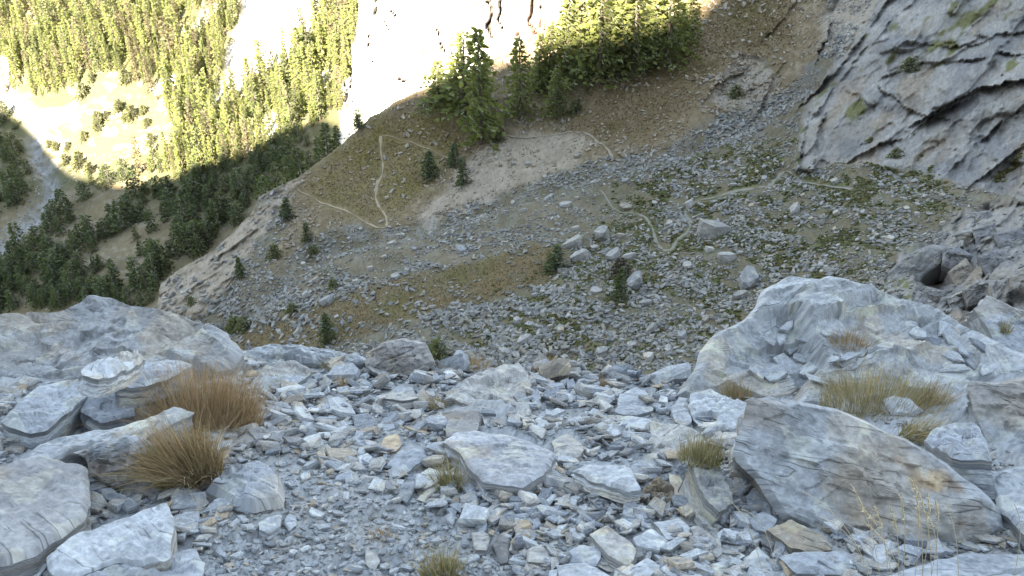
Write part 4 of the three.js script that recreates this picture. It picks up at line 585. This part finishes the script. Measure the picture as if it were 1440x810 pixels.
{
  const r = rng(12), done = boulderSpots.slice();
  for (const [u, v, px] of boulderSpots) slopeBoulder(u, v, px, r, (t) => `large ${midNames[t]} boulder lying on the scree slope across the ravine`, 'large boulders of the far scree');
  for (let i = 0, k = 0; k < 200 && i < 9000; i++) {
    const u = 420 + r() * 1000, v = 180 + r() * 340, px = 6 + 7 * r() * r(), st = Math.abs(near(streamLine, u, v)[0]), z = inside(greenZone, u, v);
    if (near(spurEdge, u, v)[0] < 12 || inside(cliffZone, u, v) > -8 || inside(outcropZone, u, v) > -4 || inside(brownBank, u, v) > -2 || pathNear(u, v) < 6 || (z < 0 && st > 26 && r() < 0.85) || inside(tanZone, u, v) > 4 || done.some((q) => Math.hypot(q[0] - u, q[1] - v) < (q[2] + px) * 0.55)) continue;
    done.push([u, v, px]); k++; slopeBoulder(u, v, px, r, (t) => `small ${midNames[t]} boulder among the rubble of the scree slope across the ravine`, 'small boulders of the far scree');
  }
}
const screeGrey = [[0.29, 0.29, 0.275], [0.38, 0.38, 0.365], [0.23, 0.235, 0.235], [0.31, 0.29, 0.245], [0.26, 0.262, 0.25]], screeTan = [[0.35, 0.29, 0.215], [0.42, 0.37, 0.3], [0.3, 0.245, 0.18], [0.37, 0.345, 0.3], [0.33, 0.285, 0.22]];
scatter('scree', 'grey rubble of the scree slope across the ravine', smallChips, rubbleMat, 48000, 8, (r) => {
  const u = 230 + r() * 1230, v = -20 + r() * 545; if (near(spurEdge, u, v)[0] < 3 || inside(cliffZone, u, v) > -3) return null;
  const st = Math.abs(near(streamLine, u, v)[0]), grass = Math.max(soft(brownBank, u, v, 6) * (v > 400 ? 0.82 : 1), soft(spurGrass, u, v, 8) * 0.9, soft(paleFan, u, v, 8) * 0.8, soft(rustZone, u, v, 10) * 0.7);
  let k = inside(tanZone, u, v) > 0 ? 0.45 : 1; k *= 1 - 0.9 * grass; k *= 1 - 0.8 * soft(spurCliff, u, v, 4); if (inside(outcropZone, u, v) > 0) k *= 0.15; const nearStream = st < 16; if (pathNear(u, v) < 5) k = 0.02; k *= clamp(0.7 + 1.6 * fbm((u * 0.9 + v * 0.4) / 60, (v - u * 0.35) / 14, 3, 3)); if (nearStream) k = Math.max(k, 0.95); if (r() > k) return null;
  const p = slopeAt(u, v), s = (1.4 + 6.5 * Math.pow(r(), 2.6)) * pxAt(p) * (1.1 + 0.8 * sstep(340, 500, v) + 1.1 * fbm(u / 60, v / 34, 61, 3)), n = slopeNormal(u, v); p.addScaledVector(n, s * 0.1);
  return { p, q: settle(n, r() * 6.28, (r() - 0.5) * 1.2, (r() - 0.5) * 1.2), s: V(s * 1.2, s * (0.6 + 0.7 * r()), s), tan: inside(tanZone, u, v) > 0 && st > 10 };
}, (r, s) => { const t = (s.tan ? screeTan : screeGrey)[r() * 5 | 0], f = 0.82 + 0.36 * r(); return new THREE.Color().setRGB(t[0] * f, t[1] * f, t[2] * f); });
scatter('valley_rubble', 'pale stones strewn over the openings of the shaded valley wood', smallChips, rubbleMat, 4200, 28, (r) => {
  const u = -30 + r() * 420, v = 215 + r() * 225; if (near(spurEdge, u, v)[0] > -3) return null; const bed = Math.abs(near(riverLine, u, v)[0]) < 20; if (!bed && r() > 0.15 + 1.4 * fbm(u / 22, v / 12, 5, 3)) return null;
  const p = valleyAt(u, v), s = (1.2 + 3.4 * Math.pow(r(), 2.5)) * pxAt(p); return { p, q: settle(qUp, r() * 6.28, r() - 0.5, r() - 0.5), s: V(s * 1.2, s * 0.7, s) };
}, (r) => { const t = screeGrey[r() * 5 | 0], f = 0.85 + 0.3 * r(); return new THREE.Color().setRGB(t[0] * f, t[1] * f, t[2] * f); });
// low plants and dry grass, far too many to count
function tuftGeometry(seed, blades, spread, up, fat = 0.42) { const r = rng(seed), L = []; for (let i = 0; i < blades; i++) { const a = r() * 6.28, d = V(Math.cos(a) * spread, up * (0.5 + r() * 0.7), Math.sin(a) * spread).normalize(); L.push([V((r() - 0.5) * 0.6, 0, (r() - 0.5) * 0.6), 0.5 + 0.5 * r(), [1, 1, 1], d, d]); } const g = kites(L, fat); g.deleteAttribute('color'); return g; }
const leafyTufts = [1, 2, 3].map((s) => tuftGeometry(600 + s, 16, 1, 0.7)), dryTufts = [1, 2, 3].map((s) => tuftGeometry(700 + s, 16, 0.6, 1, 0.13));
const tuftMat = matte(0xffffff, { roughness: 1, side: THREE.DoubleSide });
scatter('ground_plants', 'low green plants growing in patches over the scree', leafyTufts, tuftMat, 20000, 15, (r) => {
  const u = 480 + r() * 960, v = 190 + r() * 340; if (near(spurEdge, u, v)[0] < 10 || pathNear(u, v) < 4) return null;
  const n4 = fbm(u / 12, v / 8, 8, 3), n1 = fbm(u / 40, v / 26, 2, 4), cl = inside(cliffZone, u, v), z = soft(greenZone, u, v, 30); if (cl > 3) { if (fbm((u * 0.72 - v * 0.69) / 40, (u * 0.69 + v * 0.72) / 14, 44, 3) < 0.36) return null; } else if (n4 * 1.1 + n1 * 0.7 < -0.1 + 0.36 * r() || z < r()) return null;
  const p = slopeAt(u, v), s = (1.8 + 3.6 * r() * r()) * pxAt(p); return { p, q: settle(slopeNormal(u, v), r() * 6.28, 0, 0), s: V(s, s * 0.6, s) };
}, (r) => { const m = r(), y = r() < 0.25; return new THREE.Color().setRGB(lerp(0.09, y ? 0.2 : 0.145, m), lerp(0.092, 0.15, m), lerp(0.032, 0.06, m)); });
scatter('dry_grass', 'short brown and olive grass on the banks of the ravine', dryTufts, tuftMat, 20000, 16, (r) => {
  const u = 320 + r() * 800, v = -20 + r() * 520; if (near(spurEdge, u, v)[0] < 3 || pathNear(u, v) < 3.5) return null;
  const bb = soft(brownBank, u, v, 6), sg = soft(spurGrass, u, v, 9), rz = soft(rustZone, u, v, 14), tz = soft(tanZone, u, v, 10) * 0.22 * clamp(0.5 + 2 * fbm(u / 30, v / 20, 5, 3)); const k = Math.max(bb, sg, rz * 0.9, tz); if (r() > k * 0.9) return null;
  const p = slopeAt(u, v), s = (1.0 + 1.6 * r() * r()) * pxAt(p); return { p, q: settle(slopeNormal(u, v), r() * 6.28, 0, 0), s: V(s, s * 0.9, s), k: bb > 0.5 ? 0 : sg > 0.5 ? 1 : 2 };
}, (r, s) => { const a = [[0.185, 0.13, 0.055], [0.24, 0.18, 0.07], [0.185, 0.125, 0.06]][s.k], g = r() < 0.25 ? 0.8 : 1, f = 0.85 + 0.3 * r(); return new THREE.Color().setRGB(a[0] * f * g, a[1] * f, a[2] * f); });
// trodden paths
const pathMats = [[0.31, 0.255, 0.17], [0.3, 0.24, 0.155], [0.29, 0.25, 0.19], [0.2, 0.19, 0.155]].map((c) => { const m = matte(0xffffff); m.color.setRGB(...c); return m; });
const pathWords = ['narrow trodden footpath bending sharply on the grassy spur', 'faint footpath running along the spur grass to a bush pair', 'footpath crossing the pale scree fan below the larches', 'grey footpath winding through the rubble and green patches'];
slopePaths.forEach(({ w, pts }, pi) => {
  const c = new THREE.CatmullRomCurve3(pts.map(([u, v]) => V(u, v, 0))), n = pts.length * 9, pos = [], idx = []; let prev = null;
  for (let i = 0; i <= n; i++) {
    const q = c.getPoint(i / n), q2 = c.getPoint(Math.min(1, i / n + 0.002)), q1 = c.getPoint(Math.max(0, i / n - 0.002)), a = slopeAt(q1.x, q1.y), b = slopeAt(q2.x, q2.y), p = slopeAt(q.x, q.y), t = b.sub(a).setY(0).normalize(), s = V(-t.z, 0, t.x);
    const ww = w * 0.3 * clamp(0.85 + 0.9 * noise(i / 3, 3, 1), 0.25, 1.5); for (const k of [-1, -0.4, 0.4, 1]) pos.push(p.x + s.x * ww * (k + 0.5 * noise(i / 1.7, k * 5, 2)), p.y + 0.07 - 0.05 * Math.abs(k), p.z + s.z * ww * (k + 0.5 * noise(i / 1.7, k * 5, 2)));
    if (i) for (let k = 0; k < 3; k++) { const o = (i - 1) * 4 + k; idx.push(o, o + 1, o + 4, o + 1, o + 5, o + 4); }
  }
  const g = new THREE.BufferGeometry(); g.setAttribute('position', new THREE.Float32BufferAttribute(pos, 3)); g.setIndex(idx); g.computeVertexNormals();
  structure(new THREE.Mesh(g, pathMats[pi]), 'footpath', pathWords[pi]);
});

// jointed blocks of the outcrop at the foot of the rock wall
[[[1247, 399], [1252, 380], [1277, 358], [1293, 349], [1313, 342], [1328, 350], [1320, 370], [1297, 386], [1287, 407], [1262, 412]], [[1335, 382], [1359, 362], [1375, 386], [1371, 404], [1350, 408]], [[1326, 350], [1347, 346], [1368, 359], [1340, 378], [1326, 371]], [[1345, 314], [1362, 299], [1393, 295], [1399, 310], [1378, 319], [1355, 325]], [[1312, 328], [1337, 325], [1341, 340], [1316, 344]], [[1376, 361], [1403, 349], [1425, 360], [1421, 388], [1389, 391]], [[1355, 408], [1377, 392], [1391, 403], [1384, 424], [1362, 428]], [[1331, 418], [1353, 409], [1358, 432], [1339, 436]], [[1398, 328], [1440, 318], [1482, 350], [1440, 354], [1405, 348]], [[1422, 388], [1450, 378], [1484, 405], [1450, 413], [1424, 402]], [[1285, 410], [1300, 402], [1328, 408], [1322, 424], [1290, 426]], [[1368, 322], [1398, 313], [1406, 342], [1376, 352]], [[1340, 330], [1366, 324], [1372, 346], [1346, 346]], [[1392, 394], [1420, 392], [1432, 416], [1400, 426]]].forEach((outline, i) => {
  const a = outline.reduce((s, p) => [s[0] + p[0] / outline.length, s[1] + p[1] / outline.length], [0, 0]), p0 = slopeAt(...a), r = rng(900 + i);
  const [g, foot] = slabGeometry({ outline, anchor: a, ground: () => p0, lift: 0.25 + 0.5 * r(), n: [-0.45 + 0.4 * (r() - 0.5), 0.75, 0.55 + 0.3 * (r() - 0.5)], thick: 2, relief: 0.12, dome: 0.12, bulge: 0.06, tint: [[0.27, 0.268, 0.26], [0.31, 0.3, 0.285], [0.23, 0.232, 0.24]][i % 3], seed: 950 + i, detail: 0.55, strataN: 4, bevel: 0.1, flare: 0.12, sc: 12 });
  const m = new THREE.Mesh(g, rockMat); m.position.copy(foot); tag(put(m, 'crag_block'), 'jointed grey block of the dark outcrop at the foot of the rock wall', 'rock', 'blocks of the outcrop below the rock wall');
});
// ---------------------------------------------------------------- tussocks and stalks on the ledge
const bladeMat = new THREE.MeshPhysicalMaterial({ vertexColors: true, roughness: 0.8, transmission: 0.2, thickness: 0, side: THREE.DoubleSide });
function tussock(seed, { n, w, d, h, ca, cb, green = 0, lean = [0, 0] }) {
  const r = rng(seed), pos = [], col = [], idx = [];
  for (let i = 0; i < n; i++) {
    const a = r() * 6.283, q = Math.sqrt(r()), x = Math.cos(a) * q * w * 0.42, z = Math.sin(a) * q * d * 0.42, L = h * (0.3 + 0.7 * r()) * (1.1 - 0.35 * q), out = 0.05 + 0.6 * q * (0.4 + 0.7 * r()), wild = r() < 0.16 ? 2.2 : 1, dx = wild * Math.cos(a + (r() - 0.5) * 2.6) * out + lean[0] + 0.25 * noise(x / w * 3, z / w * 3, seed), dz = wild * Math.sin(a + (r() - 0.5) * 2.6) * out + lean[1] + 0.25 * noise(x / w * 3, z / w * 3, seed + 9), bend = 0.3 + 0.8 * r(), wid = 0.0009 + 0.0009 * r(), sx = -Math.sin(a + r() * 3), sz = Math.cos(a + r() * 3), m = r(), gr = r() < green ? 1 : 0, b0 = pos.length / 3, S = 4;
    for (let k = 0; k <= S; k++) { const t = k / S, X = x + dx * L * t * (0.4 + 0.6 * t * bend), Z = z + dz * L * t * (0.4 + 0.6 * t * bend), Y = L * (t - 0.38 * out * bend * t * t), ww = wid * (1 - 0.85 * t); pos.push(X - sx * ww, Y, Z - sz * ww, X + sx * ww, Y, Z + sz * ww); const c = [0, 1, 2].map((j) => lerp(ca[j], cb[j], m)); if (gr) mixTo(c, 0.17, 0.19, 0.05, 0.85 * (1 - 0.4 * t)); col.push(...c, ...c); }
    for (let k = 0; k < S; k++) { const o = b0 + k * 2; idx.push(o, o + 1, o + 2, o + 1, o + 3, o + 2); }
  }
  const g = new THREE.BufferGeometry(); g.setAttribute('position', new THREE.Float32BufferAttribute(pos, 3)); g.setAttribute('color', new THREE.Float32BufferAttribute(col, 3)); g.setIndex(idx); g.computeVertexNormals(); return g;
}
const GOLD = { ca: [0.3, 0.2, 0.1], cb: [0.57, 0.43, 0.25] }, STRAW = { ca: [0.33, 0.255, 0.12], cb: [0.55, 0.46, 0.25] };
const caster = new THREE.Raycaster(), bigRocks = scene.children.filter((o) => ['boulder', 'flat_rock', 'rock_outcrop', 'rock_block'].includes(o.userData.category === 'stone' ? '' : o.name.replace(/_\d+$/, ''))); bigRocks.forEach((o) => o.updateMatrixWorld());
function touch(u, v) { const c = V(0, CAMY, 0), g = ledgeAt(u, v); caster.set(c, at(u, v, 1).sub(c).normalize()); const h = caster.intersectObjects(bigRocks, false)[0]; return h && h.distance < g.distanceTo(c) ? h.point : g; }   // the rock or ground seen at a pixel
const tuftSpots = [ // base pixel, width, height in pixels, blades, green share, lift above the ground, label
  [290, 606, 162, 94, 4600, 0.06, 0.10, GOLD, 'large golden brown tussock of dry grass among pale slabs', [0.1, 0.1]], [264, 668, 104, 82, 2800, 0.3, 0.02, GOLD, 'tussock with an olive flank in front of the large golden one', [0, 0.2]],
  [1235, 580, 175, 48, 1700, 0.3, 0.16, STRAW, 'long olive and straw grass tuft in a hollow of the pale outcrop', [0, 0]], [1308, 574, 50, 34, 300, 0.4, 0.18, GOLD, 'brownish end tuft beside the long olive tuft', [0.2, 0]], [1192, 484, 64, 22, 420, 0.15, 0.17, GOLD, 'small orange grass tuft on top of the pale outcrop', [0, 0]], [1286, 620, 50, 42, 380, 0.3, 0.17, STRAW, 'drooping grass tuft behind the stained boulder', [0.3, 0.5]],
  [1034, 562, 46, 30, 340, 0.3, 0.05, GOLD, 'small brown tuft above the black gap', [0, 0]], [985, 648, 70, 40, 520, 0.5, 0.03, STRAW, 'green and orange tuft behind the upright split block', [0, 0]], [634, 680, 52, 52, 360, 0.55, 0.02, STRAW, 'yellow green tuft beside the large flat slab', [0, 0]], [622, 800, 66, 44, 420, 0.5, 0.01, STRAW, 'faded tuft standing alone in the fine gravel', [0, 0]],
  [666, 524, 60, 26, 360, 0.1, 0.05, GOLD, 'orange grass tuft at the brink beside the humped rock', [0, 0]], [775, 534, 56, 32, 340, 0.05, 0.04, GOLD, 'pale dry tuft at the brink above the rubble', [0, 0]], [850, 546, 34, 16, 200, 0.05, 0.03, GOLD, 'tiny dry tuft in the rubble near the brink', [0, 0]], [482, 544, 22, 22, 120, 0.1, 0.05, GOLD, 'tiny dry tuft among stones under the long outcrop slab', [0, 0]], [466, 520, 36, 14, 160, 0.3, 0.08, STRAW, 'flat tuft in the notch of the long outcrop slab', [0, 0]], [1412, 468, 14, 22, 90, 0.4, 0.15, STRAW, 'thin grass in the crack beside the leaning upright slab', [0, 0]], [616, 578, 30, 26, 120, 0, 0.04, STRAW, 'thin bleached tuft between rubble stones', [0, 0]], [535, 755, 40, 12, 120, 0.1, 0.0, GOLD, 'low withered tuft pressed to the gravel', [0, 0]],
];
// flat shards lying on the pale outcrop
{
  const r = rng(55); for (const [u, v, px] of [[1088, 452, 26], [1106, 462, 34], [1100, 474, 30], [1112, 492, 30], [1082, 482, 24], [1128, 505, 26], [1104, 512, 36], [1140, 520, 44], [1090, 530, 40], [1150, 536, 34], [1064, 528, 30], [1176, 505, 20], [1196, 502, 26], [1214, 498, 22], [1206, 512, 24], [1186, 516, 22], [1330, 462, 30], [1342, 476, 34], [1352, 494, 30], [1364, 508, 26], [1376, 486, 24], [1338, 500, 26], [1310, 482, 28], [1340, 520, 30], [1388, 520, 28], [1160, 470, 18], [1130, 480, 20], [1290, 470, 24]]) {
    const p = touch(u, v), s = px * pxAt(p) * 1.15, t = [0, 2, 6, 2, 0, 5][r() * 6 | 0], m = new THREE.Mesh(chips[r() * chips.length | 0], tintMats[t]); m.quaternion.copy(settle(V(-0.1, 1, 0.25).normalize(), r() * 6.28, (r() - 0.5) * 0.6, (r() - 0.5) * 0.6)); m.scale.set(s * (0.8 + 0.6 * r()), s * (0.5 + 0.4 * r()), s * (0.6 + 0.5 * r())); m.position.copy(p); m.position.y += s * 0.03;
    tag(put(m, 'slate_shard'), 'thin ' + tintNames[t] + ' slate shard lying on the pale outcrop around its grass', 'shard', 'shards on the pale outcrop, ' + tintNames[t]);
  }
}
tuftSpots.forEach(([u, v, wp, hp, n, green, lift, c, label, lean], i) => {
  const p = touch(u, v), k = pxAt(p), m = new THREE.Mesh(tussock(800 + i, { n, w: wp * k, d: wp * k * 0.65, h: hp * k * 1.25, ...c, green, lean }), bladeMat);
  m.position.copy(p); tag(put(m, 'grass_tuft'), label, 'grass tuft');
});
// seeding stalks
function stalk(base, tip, sag, head, r) {
  const pts = []; for (let i = 0; i <= 8; i++) { const t = i / 8, p = base.clone().lerp(tip, t); p.y += sag * Math.sin(t * Math.PI * 0.9); pts.push(p); }
  const curve = new THREE.CatmullRomCurve3(pts), parts = [new THREE.TubeGeometry(curve, 14, 0.0008, 4)];
  if (head) for (let i = 0; i < 11; i++) { const t = 0.72 + 0.28 * i / 11, p = curve.getPoint(t), d = curve.getTangent(t).add(V((r() - 0.5) * 0.9, (r() - 0.5) * 0.9, (r() - 0.5) * 0.9)).normalize(), s = new THREE.ConeGeometry(0.0022, 0.016 + 0.01 * r(), 4); s.translate(0, 0.009, 0); s.applyQuaternion(new THREE.Quaternion().setFromUnitVectors(qUp, d)); s.translate(p.x, p.y, p.z); parts.push(s); }
  const g = mergeGeometries(parts.map((q) => { const k = q.toNonIndexed(); k.deleteAttribute('uv'); return k; })); g.translate(-base.x, -base.y, -base.z); return g;
}
const stalkMat = matte(0xffffff, { roughness: 0.7 }); stalkMat.color.setRGB(0.54, 0.46, 0.3);
{
  const r = rng(66), S = (u0, v0, u1, v1, head, label, group, lift = 0.02, reach = 0.05) => {
    const b = touch(u0, v0), t = at(u1, v1, -b.z - 0.12 - reach); const m = new THREE.Mesh(stalk(b, t, 0.03 + 0.04 * r(), head, r), stalkMat); m.position.copy(b); tag(put(m, 'grass_stalk'), label, 'grass stalk', group);
  };
  const lb = 'bleached grass stalk with a seed head, in the clump before the big stained boulder', gp = 'seeding stalks before the stained boulder';
  for (const [u0, v0, u1, v1] of [[1250, 840, 1228, 716], [1262, 840, 1250, 722], [1268, 842, 1264, 700], [1282, 845, 1288, 712], [1290, 845, 1300, 704], [1296, 846, 1278, 680], [1276, 838, 1216, 742], [1302, 848, 1312, 716], [1310, 842, 1284, 690], [1240, 838, 1196, 690], [1258, 838, 1206, 720], [1316, 846, 1296, 728]]) S(u0, v0, u1, v1, true, lb, gp);
  for (const [u0, v0, u1, v1] of [[1222, 838, 1150, 734], [1230, 842, 1126, 700], [1348, 840, 1328, 712], [1420, 840, 1422, 720], [1434, 840, 1440, 740], [1090, 810, 1040, 724], [1072, 806, 1018, 706]]) S(u0, v0, u1, v1, false, 'thin bare bleached grass stalk leaning over the stones', 'bare stalks');
  for (const [u0, v0, u1, v1, l] of [[92, 622, 112, 562, 'thin curved stalk rising from the slabs below the tilted slab'], [280, 640, 262, 588, 'pale stalk standing out of the golden tussock'], [580, 775, 602, 735, 'single pale stalk lying over the gravel'], [392, 690, 400, 630, 'thin dry stalk beside the smooth grey stone'], [140, 710, 118, 716, 'pale stalk poking from the gap beside the huge slab']]) S(u0, v0, u1, v1, false, l, undefined);
}
renderer.render(scene, camera);
